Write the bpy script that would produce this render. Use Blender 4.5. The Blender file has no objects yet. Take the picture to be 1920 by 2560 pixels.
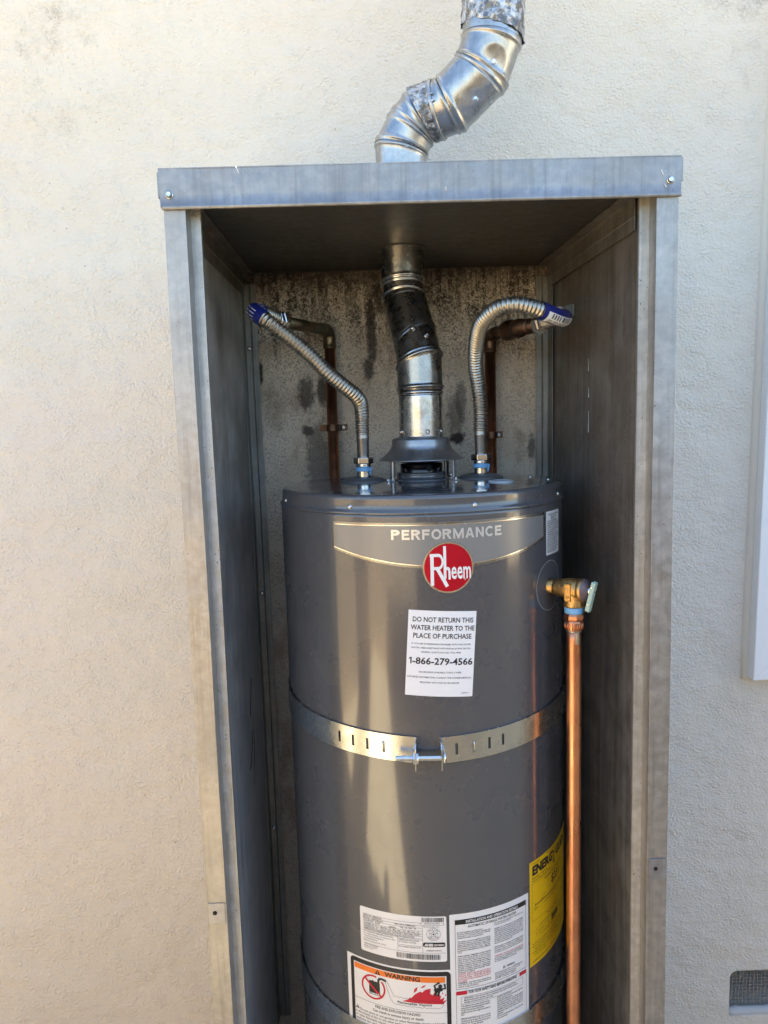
import bpy, bmesh, math, random
from math import sin, cos, pi, radians, sqrt, atan2
from mathutils import Vector, Matrix, noise
random.seed(7)
SC = bpy.context.scene
COL = SC.collection

# ------------------------------------------------------------------ camera
cd = bpy.data.cameras.new('camera')
cam = bpy.data.objects.new('camera', cd)
COL.objects.link(cam)
cd.sensor_fit = 'VERTICAL'
cd.sensor_height = 24.0
cd.lens = 1829.73 / 2560 * 24.0
cd.clip_start = 0.02
cd.clip_end = 500
_r = Vector((0.99941723, -0.01661634, -0.02981789))
_u = Vector((0.0315787, 0.11838054, 0.99246604))
_w = Vector((0.01296129, 0.99282926, -0.11883628))
M = Matrix((( _r.x, _u.x, -_w.x, -0.0796), (_r.y, _u.y, -_w.y, -1.0675),
            (_r.z, _u.z, -_w.z, -0.3047), (0, 0, 0, 1)))
cam.matrix_world = M
SC.camera = cam

# ------------------------------------------------------------------ sky, sun, exposure
SUN_EL = radians(60)
SUN_AZ = radians(40)   # from behind the house, to the right
wd = bpy.data.worlds.new('World')
SC.world = wd
wd.use_nodes = True
nt = wd.node_tree
bg = nt.nodes['Background']
sky = nt.nodes.new('ShaderNodeTexSky')
sky.sky_type = 'NISHITA'
sky.sun_disc = False
sky.sun_elevation = SUN_EL
sky.sun_rotation = SUN_AZ
sky.air_density = 1.0
sky.dust_density = 1.0
nt.links.new(sky.outputs[0], bg.inputs[0])
bg.inputs[1].default_value = 0.08
sl = bpy.data.lights.new('sun', 'SUN')
sl.energy = 5.0
sl.angle = radians(0.53)
sl.color = (1.0, 0.95, 0.87)
so = bpy.data.objects.new('sun', sl)
COL.objects.link(so)
so.location = (0, 6, 12)
so.rotation_euler = Vector((sin(SUN_AZ) * cos(SUN_EL), cos(SUN_AZ) * cos(SUN_EL), sin(SUN_EL))).to_track_quat('Z', 'Y').to_euler()
vs = SC.view_settings
vs.view_transform = 'Standard'
vs.look = 'None'
vs.gamma = 1.0
vs.exposure = 2.74
vs.use_curve_mapping = False
vs.use_white_balance = True
vs.white_balance_temperature = 6500
vs.white_balance_tint = 4
SC.cycles.use_denoising = True
SC.cycles.denoising_prefilter = 'NONE'
SC.cycles.adaptive_threshold = 0.004
SC.cycles.sample_clamp_indirect = 4.0
SC.cycles.max_bounces = 10
SC.cycles.diffuse_bounces = 6
SC.cycles.glossy_bounces = 5

# ------------------------------------------------------------------ node helpers
class NT:
    def __init__(s, name):
        s.m = bpy.data.materials.new(name)
        s.m.use_nodes = True
        s.t = s.m.node_tree
        s.b = s.t.nodes['Principled BSDF']
        s.co = s.t.nodes.new('ShaderNodeTexCoord').outputs['Object']
    def n(s, typ, **kw):
        nd = s.t.nodes.new(typ)
        for k, v in kw.items():
            setattr(nd, k, v)
        return nd
    def l(s, a, b):
        s.t.links.new(a, b)
    def setin(s, nd, key, v):
        if hasattr(v, 'links') or isinstance(v, bpy.types.NodeSocket):
            s.l(v, nd.inputs[key])
        else:
            nd.inputs[key].default_value = v
    def map(s, scale=(1, 1, 1), loc=(0, 0, 0), vec=None):
        nd = s.n('ShaderNodeMapping')
        s.l(vec or s.co, nd.inputs[0])
        nd.inputs['Scale'].default_value = scale
        nd.inputs['Location'].default_value = loc
        return nd.outputs[0]
    def noise(s, scale, detail=3, rough=0.55, vec=None, dist=0.0):
        nd = s.n('ShaderNodeTexNoise')
        s.l(vec or s.co, nd.inputs['Vector'])
        nd.inputs['Scale'].default_value = scale
        nd.inputs['Detail'].default_value = detail
        nd.inputs['Roughness'].default_value = rough
        nd.inputs['Distortion'].default_value = dist
        return nd.outputs['Fac']
    def voro(s, scale, vec=None, feature='F1'):
        nd = s.n('ShaderNodeTexVoronoi', feature=feature)
        s.l(vec or s.co, nd.inputs['Vector'])
        nd.inputs['Scale'].default_value = scale
        return nd.outputs['Distance']
    def ramp(s, fac, a, b, c0=0.0, c1=1.0, smooth=True):
        nd = s.n('ShaderNodeMapRange')
        if smooth:
            nd.interpolation_type = 'SMOOTHSTEP'
        s.setin(nd, 0, fac)
        nd.inputs[1].default_value = a
        nd.inputs[2].default_value = b
        nd.inputs[3].default_value = c0
        nd.inputs[4].default_value = c1
        return nd.outputs[0]
    def math(s, op, a, b=0.0, clamp=False):
        nd = s.n('ShaderNodeMath', operation=op)
        nd.use_clamp = clamp
        s.setin(nd, 0, a)
        s.setin(nd, 1, b)
        return nd.outputs[0]
    def mix(s, fac, a, b):
        nd = s.n('ShaderNodeMix', data_type='RGBA')
        s.setin(nd, 0, fac)
        for idx, v in ((6, a), (7, b)):
            if isinstance(v, (tuple, list)):
                nd.inputs[idx].default_value = tuple(v) + (1,) if len(v) == 3 else v
            else:
                s.l(v, nd.inputs[idx])
        return nd.outputs[2]
    def sep(s, vec=None):
        nd = s.n('ShaderNodeSeparateXYZ')
        s.l(vec or s.co, nd.inputs[0])
        return nd.outputs
    def bump(s, h, strength=0.5, dist=0.002, prev=None):
        nd = s.n('ShaderNodeBump')
        nd.inputs['Strength'].default_value = strength
        nd.inputs['Distance'].default_value = dist
        s.l(h, nd.inputs['Height'])
        if prev is not None:
            s.l(prev, nd.inputs['Normal'])
        return nd.outputs[0]
    def out(s, color=None, rough=None, metal=None, normal=None, **kw):
        b = s.b
        for key, v in (('Base Color', color), ('Roughness', rough), ('Metallic', metal)):
            if v is None:
                continue
            if isinstance(v, (tuple, list)):
                b.inputs[key].default_value = tuple(v) + (1,) if len(v) == 3 else v
            elif isinstance(v, (int, float)):
                b.inputs[key].default_value = v
            else:
                s.l(v, b.inputs[key])
        if normal is not None:
            s.l(normal, b.inputs['Normal'])
        for k, v in kw.items():
            b.inputs[k.replace('_', ' ')].default_value = v
        return s.m

def plain(name, color, rough=0.5, metal=0.0, **kw):
    return NT(name).out(color, rough, metal, **kw)

# ------------------------------------------------------------------ materials
def mat_stucco():
    g = NT('painted stucco')
    v = g.map((1, 1, 1.25))
    n1 = g.noise(185, 1.5, 0.5, v, 0.0)
    n2 = g.noise(30, 2, 0.5)
    n3 = g.noise(5, 2, 0.5)
    vsm = g.n('ShaderNodeTexVoronoi', feature='SMOOTH_F1')
    g.l(v, vsm.inputs['Vector'])
    vsm.inputs['Scale'].default_value = 190
    lump = g.math('SUBTRACT', g.math('MULTIPLY', n1, 1.3), g.math('MULTIPLY', vsm.outputs['Distance'], 0.9))
    amp = g.ramp(n2, 0.3, 0.68, 0.45, 1.0)
    h = g.math('ADD', g.math('MULTIPLY', lump, amp), g.math('MULTIPLY', n2, 1.2))
    big_ = g.noise(7, 3, 0.55, g.map((1, 1, 1.6), (5, 0, 2)))
    h = g.math('ADD', h, g.math('MULTIPLY', big_, 5.0))
    nb = g.bump(h, 1.0, 0.0022)
    base = g.mix(g.ramp(n3, 0.3, 0.7), (0.665, 0.625, 0.545), (0.700, 0.655, 0.575))
    base = g.mix(g.math('MULTIPLY', g.ramp(g.noise(2.6, 3, 0.6, g.map((1, 1, 0.6), (7, 0, 1))), 0.42, 0.66), 0.5), base, (0.69, 0.625, 0.555))
    pits = g.ramp(g.noise(150, 2, 0.6), 0.60, 0.72)
    patch = g.ramp(g.noise(3.3, 4, 0.6, g.map((1, 1, 1), (3.1, 0, 1.7))), 0.46, 0.72)
    xyz = g.sep()
    top = g.ramp(xyz[2], -0.35, 0.55, 0.12, 1.0)
    edge = g.ramp(g.math('ABSOLUTE', g.math('ADD', xyz[0], 0.0)), 0.35, 0.75, 0.3, 1.0)
    dm = g.math('MULTIPLY', g.math('MULTIPLY', pits, patch), g.math('MULTIPLY', top, edge))
    cor = g.math('MULTIPLY', g.ramp(g.noise(9, 5, 0.65), 0.50, 0.66), g.ramp(xyz[2], 0.15, 0.55))
    cor = g.math('MULTIPLY', cor, g.ramp(g.math('ABSOLUTE', g.math('SUBTRACT', xyz[0], 0.02)), 0.50, 0.78))
    cor = g.math('MULTIPLY', cor, g.ramp(n1, 0.35, 0.62, 0.25, 1))
    c = g.mix(g.math('MULTIPLY', dm, 0.6), base, (0.20, 0.17, 0.135))
    c = g.mix(g.math('MULTIPLY', cor, 0.8), c, (0.25, 0.22, 0.18))
    sp = g.ramp(g.voro(26, g.map((1, 0.0, 1))), 0.035, 0.06, 1, 0)
    sp = g.math('MULTIPLY', sp, g.ramp(g.noise(7, 1, 0.5), 0.56, 0.62))
    c = g.mix(g.math('MULTIPLY', sp, 0.6), c, (0.2, 0.16, 0.12))
    return g.out(c, 0.85, 0, nb)

def mat_bare():
    g = NT('stained bare stucco')
    xyz = g.sep()
    X, Z = xyz[0], xyz[2]
    n1 = g.noise(120, 3, 0.6)
    nb = g.bump(g.math('ADD', n1, g.math('MULTIPLY', g.noise(30, 3, 0.6), 1.5)), 0.6, 0.0025)
    base = g.mix(g.ramp(g.noise(9, 4, 0.6), 0.3, 0.72), (0.64, 0.545, 0.42), (0.84, 0.74, 0.60))
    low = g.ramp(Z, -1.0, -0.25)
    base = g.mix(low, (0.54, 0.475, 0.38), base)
    speck = g.ramp(g.noise(230, 5, 0.75), 0.485, 0.575)
    speck = g.math('MULTIPLY', speck, g.ramp(g.noise(26, 4, 0.65), 0.30, 0.60))
    c = g.mix(g.math('MULTIPLY', speck, 0.45), base, (0.045, 0.035, 0.028))
    # runs of mould from under the roof sheet
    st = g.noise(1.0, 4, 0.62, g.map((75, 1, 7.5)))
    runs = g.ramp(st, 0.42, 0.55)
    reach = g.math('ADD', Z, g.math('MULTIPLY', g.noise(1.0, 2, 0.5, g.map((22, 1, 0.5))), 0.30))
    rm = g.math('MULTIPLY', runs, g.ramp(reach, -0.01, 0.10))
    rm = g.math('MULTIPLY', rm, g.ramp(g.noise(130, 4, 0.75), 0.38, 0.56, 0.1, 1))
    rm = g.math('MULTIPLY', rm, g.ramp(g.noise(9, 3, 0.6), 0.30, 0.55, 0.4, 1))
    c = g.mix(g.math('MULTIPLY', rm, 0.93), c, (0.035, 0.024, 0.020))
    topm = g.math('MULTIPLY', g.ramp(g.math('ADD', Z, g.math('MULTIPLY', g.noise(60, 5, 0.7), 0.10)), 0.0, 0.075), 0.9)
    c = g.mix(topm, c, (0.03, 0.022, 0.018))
    fine = g.math('MULTIPLY', g.ramp(g.noise(300, 3, 0.7), 0.50, 0.58), g.ramp(g.math('ADD', Z, g.math('MULTIPLY', g.noise(18, 3, 0.6), 0.4)), -0.12, 0.16))
    c = g.mix(g.math('MULTIPLY', fine, 0.8), c, (0.045, 0.033, 0.026))
    rust = g.math('MULTIPLY', g.ramp(g.noise(11, 4, 0.65, g.map((1, 1, 0.6), (9, 0, 3))), 0.54, 0.68), 0.5)
    c = g.mix(rust, c, (0.25, 0.155, 0.09))
    def spot(c, x, z, rx, rz, col, amt):
        dx = g.math('DIVIDE', g.math('SUBTRACT', X, x), rx)
        dz = g.math('DIVIDE', g.math('SUBTRACT', Z, z), rz)
        d = g.math('SQRT', g.math('ADD', g.math('MULTIPLY', dx, dx), g.math('MULTIPLY', dz, dz)))
        d = g.math('ADD', d, g.math('MULTIPLY', g.math('SUBTRACT', g.noise(90, 4, 0.7), 0.5), 1.5))
        return g.mix(g.ramp(d, 0.5, 1.15, amt, 0), c, col)
    dk = (0.03, 0.022, 0.018)
    for a in ((-0.217, -0.236, 0.020, 0.045, dk, .75), (-0.182, -0.232, 0.014, 0.035, dk, .8),
              (-0.216, -0.313, 0.015, 0.013, dk, .85), (-0.196, -0.38, 0.030, 0.11, (0.12, 0.10, 0.085), .7),
              (0.103, -0.338, 0.018, 0.016, dk, .95), (0.112, -0.262, 0.013, 0.05, (0.16, 0.145, 0.125), .7),
              (0.10, -0.29, 0.02, 0.05, (0.12, 0.09, 0.07), .6),
              (-0.074, -0.105, 0.012, 0.095, dk, .85), (-0.055, -0.04, 0.018, 0.05, dk, .7), (-0.082, -0.19, 0.014, 0.03, dk, .8),
              (-0.312, -0.19, 0.008, 0.03, dk, .9), (0.262, -0.36, 0.010, 0.03, dk, .7), (0.03, -0.17, .02, .03, (0.15, 0.11, 0.08), .6)):
        c = spot(c, *a)
    return g.out(c, 0.95, 0, nb)

def mat_galv(name, base=(0.53, 0.545, 0.57), rough=0.42, grime=0.35, grime_col=(0.16, 0.15, 0.14), metal=0.85, specks=0.5, streak=True, pat=1.0):
    g = NT(name)
    n1 = g.noise(60, 3, 0.6)
    n2 = g.noise(240, 2, 0.6)
    vs_ = g.noise(1.0, 4, 0.65, g.map((130, 130, 5)))
    big = g.noise(8, 4, 0.6)
    k = g.ramp(big, 0.3, 0.72)
    c = g.mix(g.ramp(n1, 0.3, 0.7), tuple(0.84 * x for x in base), tuple(min(1, 1.1 * x) for x in base))
    vc = g.n('ShaderNodeTexVoronoi', feature='F1')
    wv = g.n('ShaderNodeVectorMath', operation='ADD')
    g.l(g.co, wv.inputs[0])
    nz = g.n('ShaderNodeTexNoise')
    g.l(g.co, nz.inputs['Vector'])
    nz.inputs['Scale'].default_value = 120
    sc_ = g.n('ShaderNodeVectorMath', operation='SCALE')
    g.l(nz.outputs['Color'], sc_.inputs[0])
    sc_.inputs['Scale'].default_value = 0.012
    g.l(sc_.outputs[0], wv.inputs[1])
    g.l(wv.outputs[0], vc.inputs['Vector'])
    vc.inputs['Scale'].default_value = 105
    cell = g.sep(vc.outputs['Color'])[0]
    c = g.mix(g.math('MULTIPLY', cell, 0.34), c, tuple(0.72 * x for x in base))
    if streak:
        c = g.mix(g.math('MULTIPLY', g.ramp(vs_, 0.45, 0.75), grime), c, grime_col)
    c = g.mix(g.math('MULTIPLY', k, grime * 0.6), c, grime_col)
    sp = g.math('MULTIPLY', g.ramp(n2, 0.63, 0.72), g.ramp(g.noise(22, 3, 0.6), 0.45, 0.62))
    c = g.mix(g.math('MULTIPLY', sp, specks), c, tuple(0.3 * x for x in grime_col))
    r = g.math('ADD', g.ramp(n1, 0.3, 0.7, rough - 0.06, rough + 0.07), g.math('MULTIPLY', k, 0.08))
    nb = g.bump(g.math('ADD', g.noise(9, 3, 0.5), g.math('MULTIPLY', n2, 0.03)), 0.25 * pat, 0.004)
    return g.out(c, r, metal, nb)

def mat_inner(name, lo, hi, metal, brown):
    g = NT(name)
    st = g.noise(1.0, 5, 0.68, g.map((60, 60, 1.6)))
    big = g.noise(5, 4, 0.6)
    Z = g.sep()[2]
    st = g.math('ADD', g.math('MULTIPLY', st, 0.5), g.math('MULTIPLY', g.noise(16, 5, 0.7), 0.5))
    c = g.mix(g.ramp(st, 0.36, 0.64), lo, hi)
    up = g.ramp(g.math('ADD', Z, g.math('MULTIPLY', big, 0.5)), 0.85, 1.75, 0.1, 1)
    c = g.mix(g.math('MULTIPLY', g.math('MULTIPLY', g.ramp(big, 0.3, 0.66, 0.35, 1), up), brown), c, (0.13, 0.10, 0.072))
    sp = g.math('MULTIPLY', g.ramp(g.noise(260, 2, 0.6), 0.62, 0.7), g.ramp(big, 0.4, 0.6))
    c = g.mix(g.math('MULTIPLY', sp, 0.5), c, (0.5, 0.5, 0.5))
    scr = g.math('MULTIPLY', g.ramp(g.noise(1.0, 2, 0.5, g.map((400, 90, 4), (2, 3, 1))), 0.66, 0.70), g.ramp(big, 0.5, 0.6))
    c = g.mix(g.math('MULTIPLY', scr, 0.5), c, (0.03, 0.03, 0.03))
    nb = g.bump(g.noise(7, 3, 0.5), 0.3, 0.004)
    return g.out(c, g.ramp(big, 0.3, 0.7, 0.36, 0.5), metal, nb)

def mat_tank():
    g = NT('grey appliance enamel')
    nb = g.bump(g.noise(1.0, 2, 0.5, g.map((9, 9, 45))), 0.035, 0.004)
    d = g.ramp(g.noise(320, 2, 0.6), 0.735, 0.76)
    c = g.mix(g.math('MULTIPLY', d, 0.35), (0.071, 0.074, 0.083), (0.4, 0.4, 0.4))
    return g.out(c, g.ramp(g.noise(5, 5, 0.65), 0.35, 0.65, 0.2, 0.34), 0.0, nb, Coat_Weight=1.0, Coat_Roughness=0.09, Coat_IOR=1.56)

def mat_metal(name, col, rough, nscale=40, var=0.12, bumpd=0.0, dark=None, darkamt=0.0):
    g = NT(name)
    n = g.noise(nscale, 4, 0.6)
    c = g.mix(g.ramp(n, 0.3, 0.7), tuple(x * (1 - var) for x in col), tuple(min(1, x * (1 + var)) for x in col))
    if dark:
        c = g.mix(g.math('MULTIPLY', g.ramp(g.noise(nscale * 0.6, 5, 0.65, g.map((1, 1, 0.5), (4, 2, 1))), 0.45, 0.65), darkamt), c, dark)
    r = g.ramp(g.noise(nscale * 1.7, 3, 0.6), 0.3, 0.7, rough * 0.8, rough * 1.25)
    nb = g.bump(n, 0.25, bumpd) if bumpd else None
    return g.out(c, r, 1.0, nb)

def mat_tape():
    g = NT('crinkled foil tape')
    n = g.noise(55, 5, 0.68, None, 0.6)
    v = g.voro(70)
    nb = g.bump(g.math('ADD', n, v), 0.9, 0.005)
    c = g.mix(g.ramp(g.noise(75, 4, 0.7), 0.42, 0.6), (0.20, 0.195, 0.19), (0.60, 0.60, 0.61))
    return g.out(c, g.ramp(n, 0.3, 0.7, 0.25, 0.55), 0.85, nb)

def mat_ground():
    g = NT('driveway concrete')
    n = g.noise(6, 6, 0.65)
    c = g.mix(g.ramp(n, 0.3, 0.7), (0.48, 0.375, 0.235), (0.62, 0.49, 0.315))
    c = g.mix(g.math('MULTIPLY', g.ramp(g.noise(180, 2, 0.6), 0.55, 0.68), 0.4), c, (0.16, 0.14, 0.12))
    return g.out(c, 0.9, 0, g.bump(g.noise(160, 3, 0.6), 0.5, 0.003))

def mat_tan():
    g = NT('tan boundary stucco')
    c = g.mix(g.ramp(g.noise(3, 4, 0.6), 0.3, 0.7), (0.44, 0.325, 0.19), (0.52, 0.395, 0.245))
    return g.out(c, 0.9, 0, g.bump(g.noise(90, 3, 0.6), 0.6, 0.004))

STUCCO = mat_stucco()
BARE = mat_bare()
GALV = mat_galv('weathered zinc sheet', (0.40, 0.395, 0.395), 0.46, 0.36)
GALVL = mat_galv('weathered zinc flange', (0.47, 0.46, 0.45), 0.46, 0.34, (0.19, 0.175, 0.155))
LIPM = mat_galv('spangled zinc lip', (0.62, 0.62, 0.60), 0.5, 0.35, (0.16, 0.14, 0.11), 0.7, 0.9)
TRIM = mat_galv('dull zinc angle', (0.36, 0.36, 0.34), 0.5, 0.5, (0.12, 0.11, 0.09), 0.7)
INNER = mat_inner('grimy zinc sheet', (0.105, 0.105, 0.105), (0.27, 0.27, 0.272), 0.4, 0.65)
INNERL = mat_inner('sky lightened zinc sheet', (0.50, 0.53, 0.55), (0.68, 0.71, 0.73), 0.2, 0.8)  # left panel: sky light put into a lighter, bluish zinc colour
CEIL = mat_galv('dark zinc ceiling', (0.095, 0.092, 0.086), 0.42, 0.5, (0.05, 0.046, 0.042), 0.5, 0.3)  # much darker base than the other zinc sheets
FLUEM = mat_galv('bright galvanized pipe', (0.66, 0.655, 0.64), 0.20, 0.05, (0.25, 0.24, 0.22), 1.0, 0.0, True, 0.35)
FLUED = mat_galv('reflection dimmed pipe elbow', (0.40, 0.395, 0.385), 0.27, 0.05, (0.2, 0.19, 0.18), 1.0, 0.0, True, 0.35)  # darker copy of the pipe metal, tones down the sky reflection on the elbow
FLUEO = mat_galv('outdoor galvanized pipe', (0.50, 0.495, 0.485), 0.30, 0.25, (0.2, 0.19, 0.18), 0.97, 0.3, True, 0.7)
STRAPM = mat_metal('zinc plated strap', (0.58, 0.60, 0.60), 0.24, 25, 0.05)
HOODM = mat_galv('draft hood zinc', (0.42, 0.43, 0.45), 0.32, 0.2, (0.15, 0.15, 0.15), 0.9, 0.2)
TAPE = mat_tape()
TANK = mat_tank()
STEEL = mat_metal('stainless corrugated steel', (0.43, 0.40, 0.345), 0.37, 60, 0.1)
CHROME = mat_metal('plated steel', (0.72, 0.72, 0.72), 0.14, 50, 0.08)
ZINC = mat_metal('zinc screw', (0.72, 0.74, 0.76), 0.2, 200, 0.1)
BRASS = mat_metal('cast brass', (0.60, 0.37, 0.145), 0.40, 220, 0.16, 0.0012, (0.25, 0.15, 0.06), 0.4)
COPPER = mat_metal('new copper', (0.76, 0.35, 0.20), 0.33, 14, 0.12, 0.0, (0.42, 0.165, 0.09), 0.55)
COPOLD = mat_metal('old brown copper', (0.42, 0.20, 0.115), 0.40, 22, 0.2, 0.0, (0.18, 0.08, 0.05), 0.6)
PATINA = mat_metal('greened copper fitting', (0.22, 0.165, 0.10), 0.42, 30, 0.2, 0.0, (0.11, 0.14, 0.095), 0.7)
BROWNP = mat_metal('brown union', (0.17, 0.10, 0.065), 0.45, 40, 0.2)
SOLDER = mat_metal('solder', (0.55, 0.53, 0.47), 0.35, 60, 0.1, 0.002)
BLUE = plain('blue sleeve film', (0.012, 0.020, 0.17), 0.32)
BLUET = plain('blue thread tape', (0.18, 0.42, 0.72), 0.5)
WHITE = plain('white sticker film', (0.78, 0.78, 0.78), 0.35)
PAPER = plain('white paper', (0.80, 0.80, 0.81), 0.6)
INK = plain('black ink', (0.016, 0.016, 0.018), 0.4)
INKS = plain('small grey print', (0.05, 0.05, 0.055), 0.5)
RED = plain('red ink', (0.52, 0.012, 0.035), 0.35)
LRED = NT('red foil').out((0.60, 0.010, 0.03), 0.28, 0.55)
ORANGE = plain('orange ink', (0.83, 0.20, 0.025), 0.35)
YELLOW = plain('yellow sticker film', (0.78, 0.50, 0.008), 0.34)
SILVER = mat_metal('silver foil print', (0.80, 0.80, 0.80), 0.22, 30, 0.04)
SILG = mat_metal('grey foil decal', (0.30, 0.31, 0.315), 0.30, 30, 0.05)
DECALG = NT('satin grey decal').out((0.25, 0.252, 0.25), 0.3, 0.25)
RUBBER = plain('grey plastic flange', (0.085, 0.085, 0.088), 0.42)
BLACK = plain('black void', (0.006, 0.006, 0.006), 0.8)
SEALW = plain('white plastic cap', (0.42, 0.45, 0.48), 0.3)
LEVER = plain('pale green lever', (0.42, 0.56, 0.47), 0.45)
TAGM = plain('dull purple tag', (0.20, 0.145, 0.15), 0.45, 0.5)
TRIMW = plain('white window trim', (0.84, 0.85, 0.86), 0.45)
PANE = NT('window glass').out((0.02, 0.025, 0.03), 0.03, 0.0)
SCREEN = plain('painted wire mesh', (0.30, 0.285, 0.26), 0.6)
MORTAR = NT('rough mortar').out((0.50, 0.50, 0.49), 0.9)
GROUND = mat_ground()
TAN = mat_tan()
PATCHM = mat_galv('clean zinc patch', (0.40, 0.41, 0.45), 0.4, 0.1)

# ------------------------------------------------------------------ mesh builder
class MB:
    def __init__(s):
        s.v, s.f, s.m, s.sm = [], [], [], []
    def add(s, vs, fs, m=0, smooth=False):
        b = len(s.v)
        s.v += [Vector(x) for x in vs]
        for f in fs:
            s.f.append([b + i for i in f])
            s.m.append(m)
            s.sm.append(smooth)
        return b
    def box(s, a, b, m=0):
        (x0, y0, z0), (x1, y1, z1) = a, b
        vs = [(x0, y0, z0), (x1, y0, z0), (x1, y1, z0), (x0, y1, z0), (x0, y0, z1), (x1, y0, z1), (x1, y1, z1), (x0, y1, z1)]
        s.add(vs, [(0, 3, 2, 1), (4, 5, 6, 7), (0, 1, 5, 4), (1, 2, 6, 5), (2, 3, 7, 6), (3, 0, 4, 7)], m)
    def rings(s, rings, m=0, smooth=True, close=True, cap0=False, cap1=False):
        n = len(rings[0])
        b = len(s.v)
        for r in rings:
            s.v += [Vector(p) for p in r]
        for i in range(len(rings) - 1):
            for j in range(n if close else n - 1):
                k = (j + 1) % n
                s.f.append([b + i * n + j, b + i * n + k, b + (i + 1) * n + k, b + (i + 1) * n + j])
                s.m.append(m)
                s.sm.append(smooth)
        if cap0:
            s.f.append([b + j for j in range(n)][::-1]); s.m.append(m); s.sm.append(False)
        if cap1:
            s.f.append([b + (len(rings) - 1) * n + j for j in range(n)]); s.m.append(m); s.sm.append(False)
    def lathe(s, prof, c, axis=(0, 0, 1), segs=48, m=0, smooth=True, cap0=False, cap1=False):
        ax = Vector(axis).normalized()
        u = ax.orthogonal().normalized()
        if abs(ax.z) > 0.999:
            u = Vector((1, 0, 0))
        w = ax.cross(u)
        c = Vector(c)
        rings = []
        for r, t in prof:
            rings.append([c + ax * t + (u * cos(2 * pi * j / segs) + w * sin(2 * pi * j / segs)) * r for j in range(segs)])
        s.rings(rings, m, smooth, True, cap0, cap1)
    def tube(s, pts, rad, segs=20, m=0, cap=True):
        pts = [Vector(p) for p in pts]
        n = len(pts)
        T = [(pts[min(i + 1, n - 1)] - pts[max(i - 1, 0)]).normalized() for i in range(n)]
        u = T[0].orthogonal().normalized()
        rings = []
        for i in range(n):
            u = (u - T[i] * u.dot(T[i])).normalized()
            w = T[i].cross(u)
            r = rad(i) if callable(rad) else rad
            rings.append([pts[i] + (u * cos(2 * pi * j / segs) + w * sin(2 * pi * j / segs)) * r for j in range(segs)])
        s.rings(rings, m, True, True, cap, cap)
    def sheet(s, prof, zs, t, m=0, wav=0.0):
        """bent sheet: profile (x, y) points swept along z, thickness t"""
        P = [Vector((a, b, 0)) for a, b in prof]
        n = len(P)
        off = []
        for i in range(n):
            d0 = (P[i] - P[i - 1]).normalized() if i else None
            d1 = (P[i + 1] - P[i]).normalized() if i < n - 1 else None
            d0 = d0 or d1
            d1 = d1 or d0
            n0 = Vector((-d0.y, d0.x, 0))
            n1 = Vector((-d1.y, d1.x, 0))
            k = n0 + n1
            k = k / max(0.3, k.length_squared) * 2
            off.append(k)
        rings = []
        for z in zs:
            w = Vector((noise.noise((z * 4, 1.3, prof[0][0])) * wav, noise.noise((z * 3, 9.1, prof[0][0])) * wav, 0))
            a = [P[i] + off[i] * t / 2 + w + Vector((0, 0, z)) for i in range(n)]
            b = [P[i] - off[i] * t / 2 + w + Vector((0, 0, z)) for i in range(n)]
            rings.append(a + b[::-1])
        s.rings(rings, m, False, True, True, True)

def build(name, mb, mats, parent=None, bevel=0.0, kind=None, segs=2):
    me = bpy.data.meshes.new(name)
    off = Vector((0, 0, 0))
    p = parent
    while p is not None:
        off += p.location
        p = p.parent
    me.from_pydata([tuple(v - off) for v in mb.v], [], mb.f)
    if not isinstance(mats, (list, tuple)):
        mats = [mats]
    for m in mats:
        me.materials.append(m)
    me.polygons.foreach_set('material_index', mb.m)
    me.polygons.foreach_set('use_smooth', mb.sm)
    bm = bmesh.new()
    bm.from_mesh(me)
    bmesh.ops.recalc_face_normals(bm, faces=bm.faces)
    bm.to_mesh(me)
    bm.free()
    me.update()
    o = bpy.data.objects.new(name, me)
    COL.objects.link(o)
    o.parent = parent
    if bevel:
        b = o.modifiers.new('bevel', 'BEVEL')
        b.width = bevel
        b.segments = segs
        b.limit_method = 'ANGLE'
    if kind:
        o['kind'] = kind
    return o

def thing(name, label, cat, loc=(0, 0, 0), group=None):
    o = bpy.data.objects.new(name, None)
    COL.objects.link(o)
    o.location = loc
    o.empty_display_size = 0.05
    o['label'] = label
    o['category'] = cat
    if group:
        o['group'] = group
    return o

def tag(o, label, cat, group=None):
    o['label'] = label
    o['category'] = cat
    if group:
        o['group'] = group
    return o

def spline(pts, step=0.001):
    P = [Vector(p) for p in pts]
    P = [P[0] * 2 - P[1]] + P + [P[-1] * 2 - P[-2]]
    out = []
    for i in range(1, len(P) - 2):
        a, b, c, d = P[i - 1], P[i], P[i + 1], P[i + 2]
        n = max(2, int((c - b).length / 0.0008))
        for k in range(n):
            t = k / n
            out.append(0.5 * ((2 * b) + (c - a) * t + (2 * a - 5 * b + 4 * c - d) * t * t + (3 * b - a - 3 * c + d) * t ** 3))
    out.append(P[-2])
    res = [out[0]]
    acc = 0.0
    for i in range(1, len(out)):
        sgl = (out[i] - out[i - 1]).length
        while acc + sgl >= step:
            f = (step - acc) / sgl
            q = out[i - 1].lerp(out[i], f)
            res.append(q)
            out[i - 1] = q
            sgl = (out[i] - q).length
            acc = 0.0
        acc += sgl
    res.append(out[-1])
    return res

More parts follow.
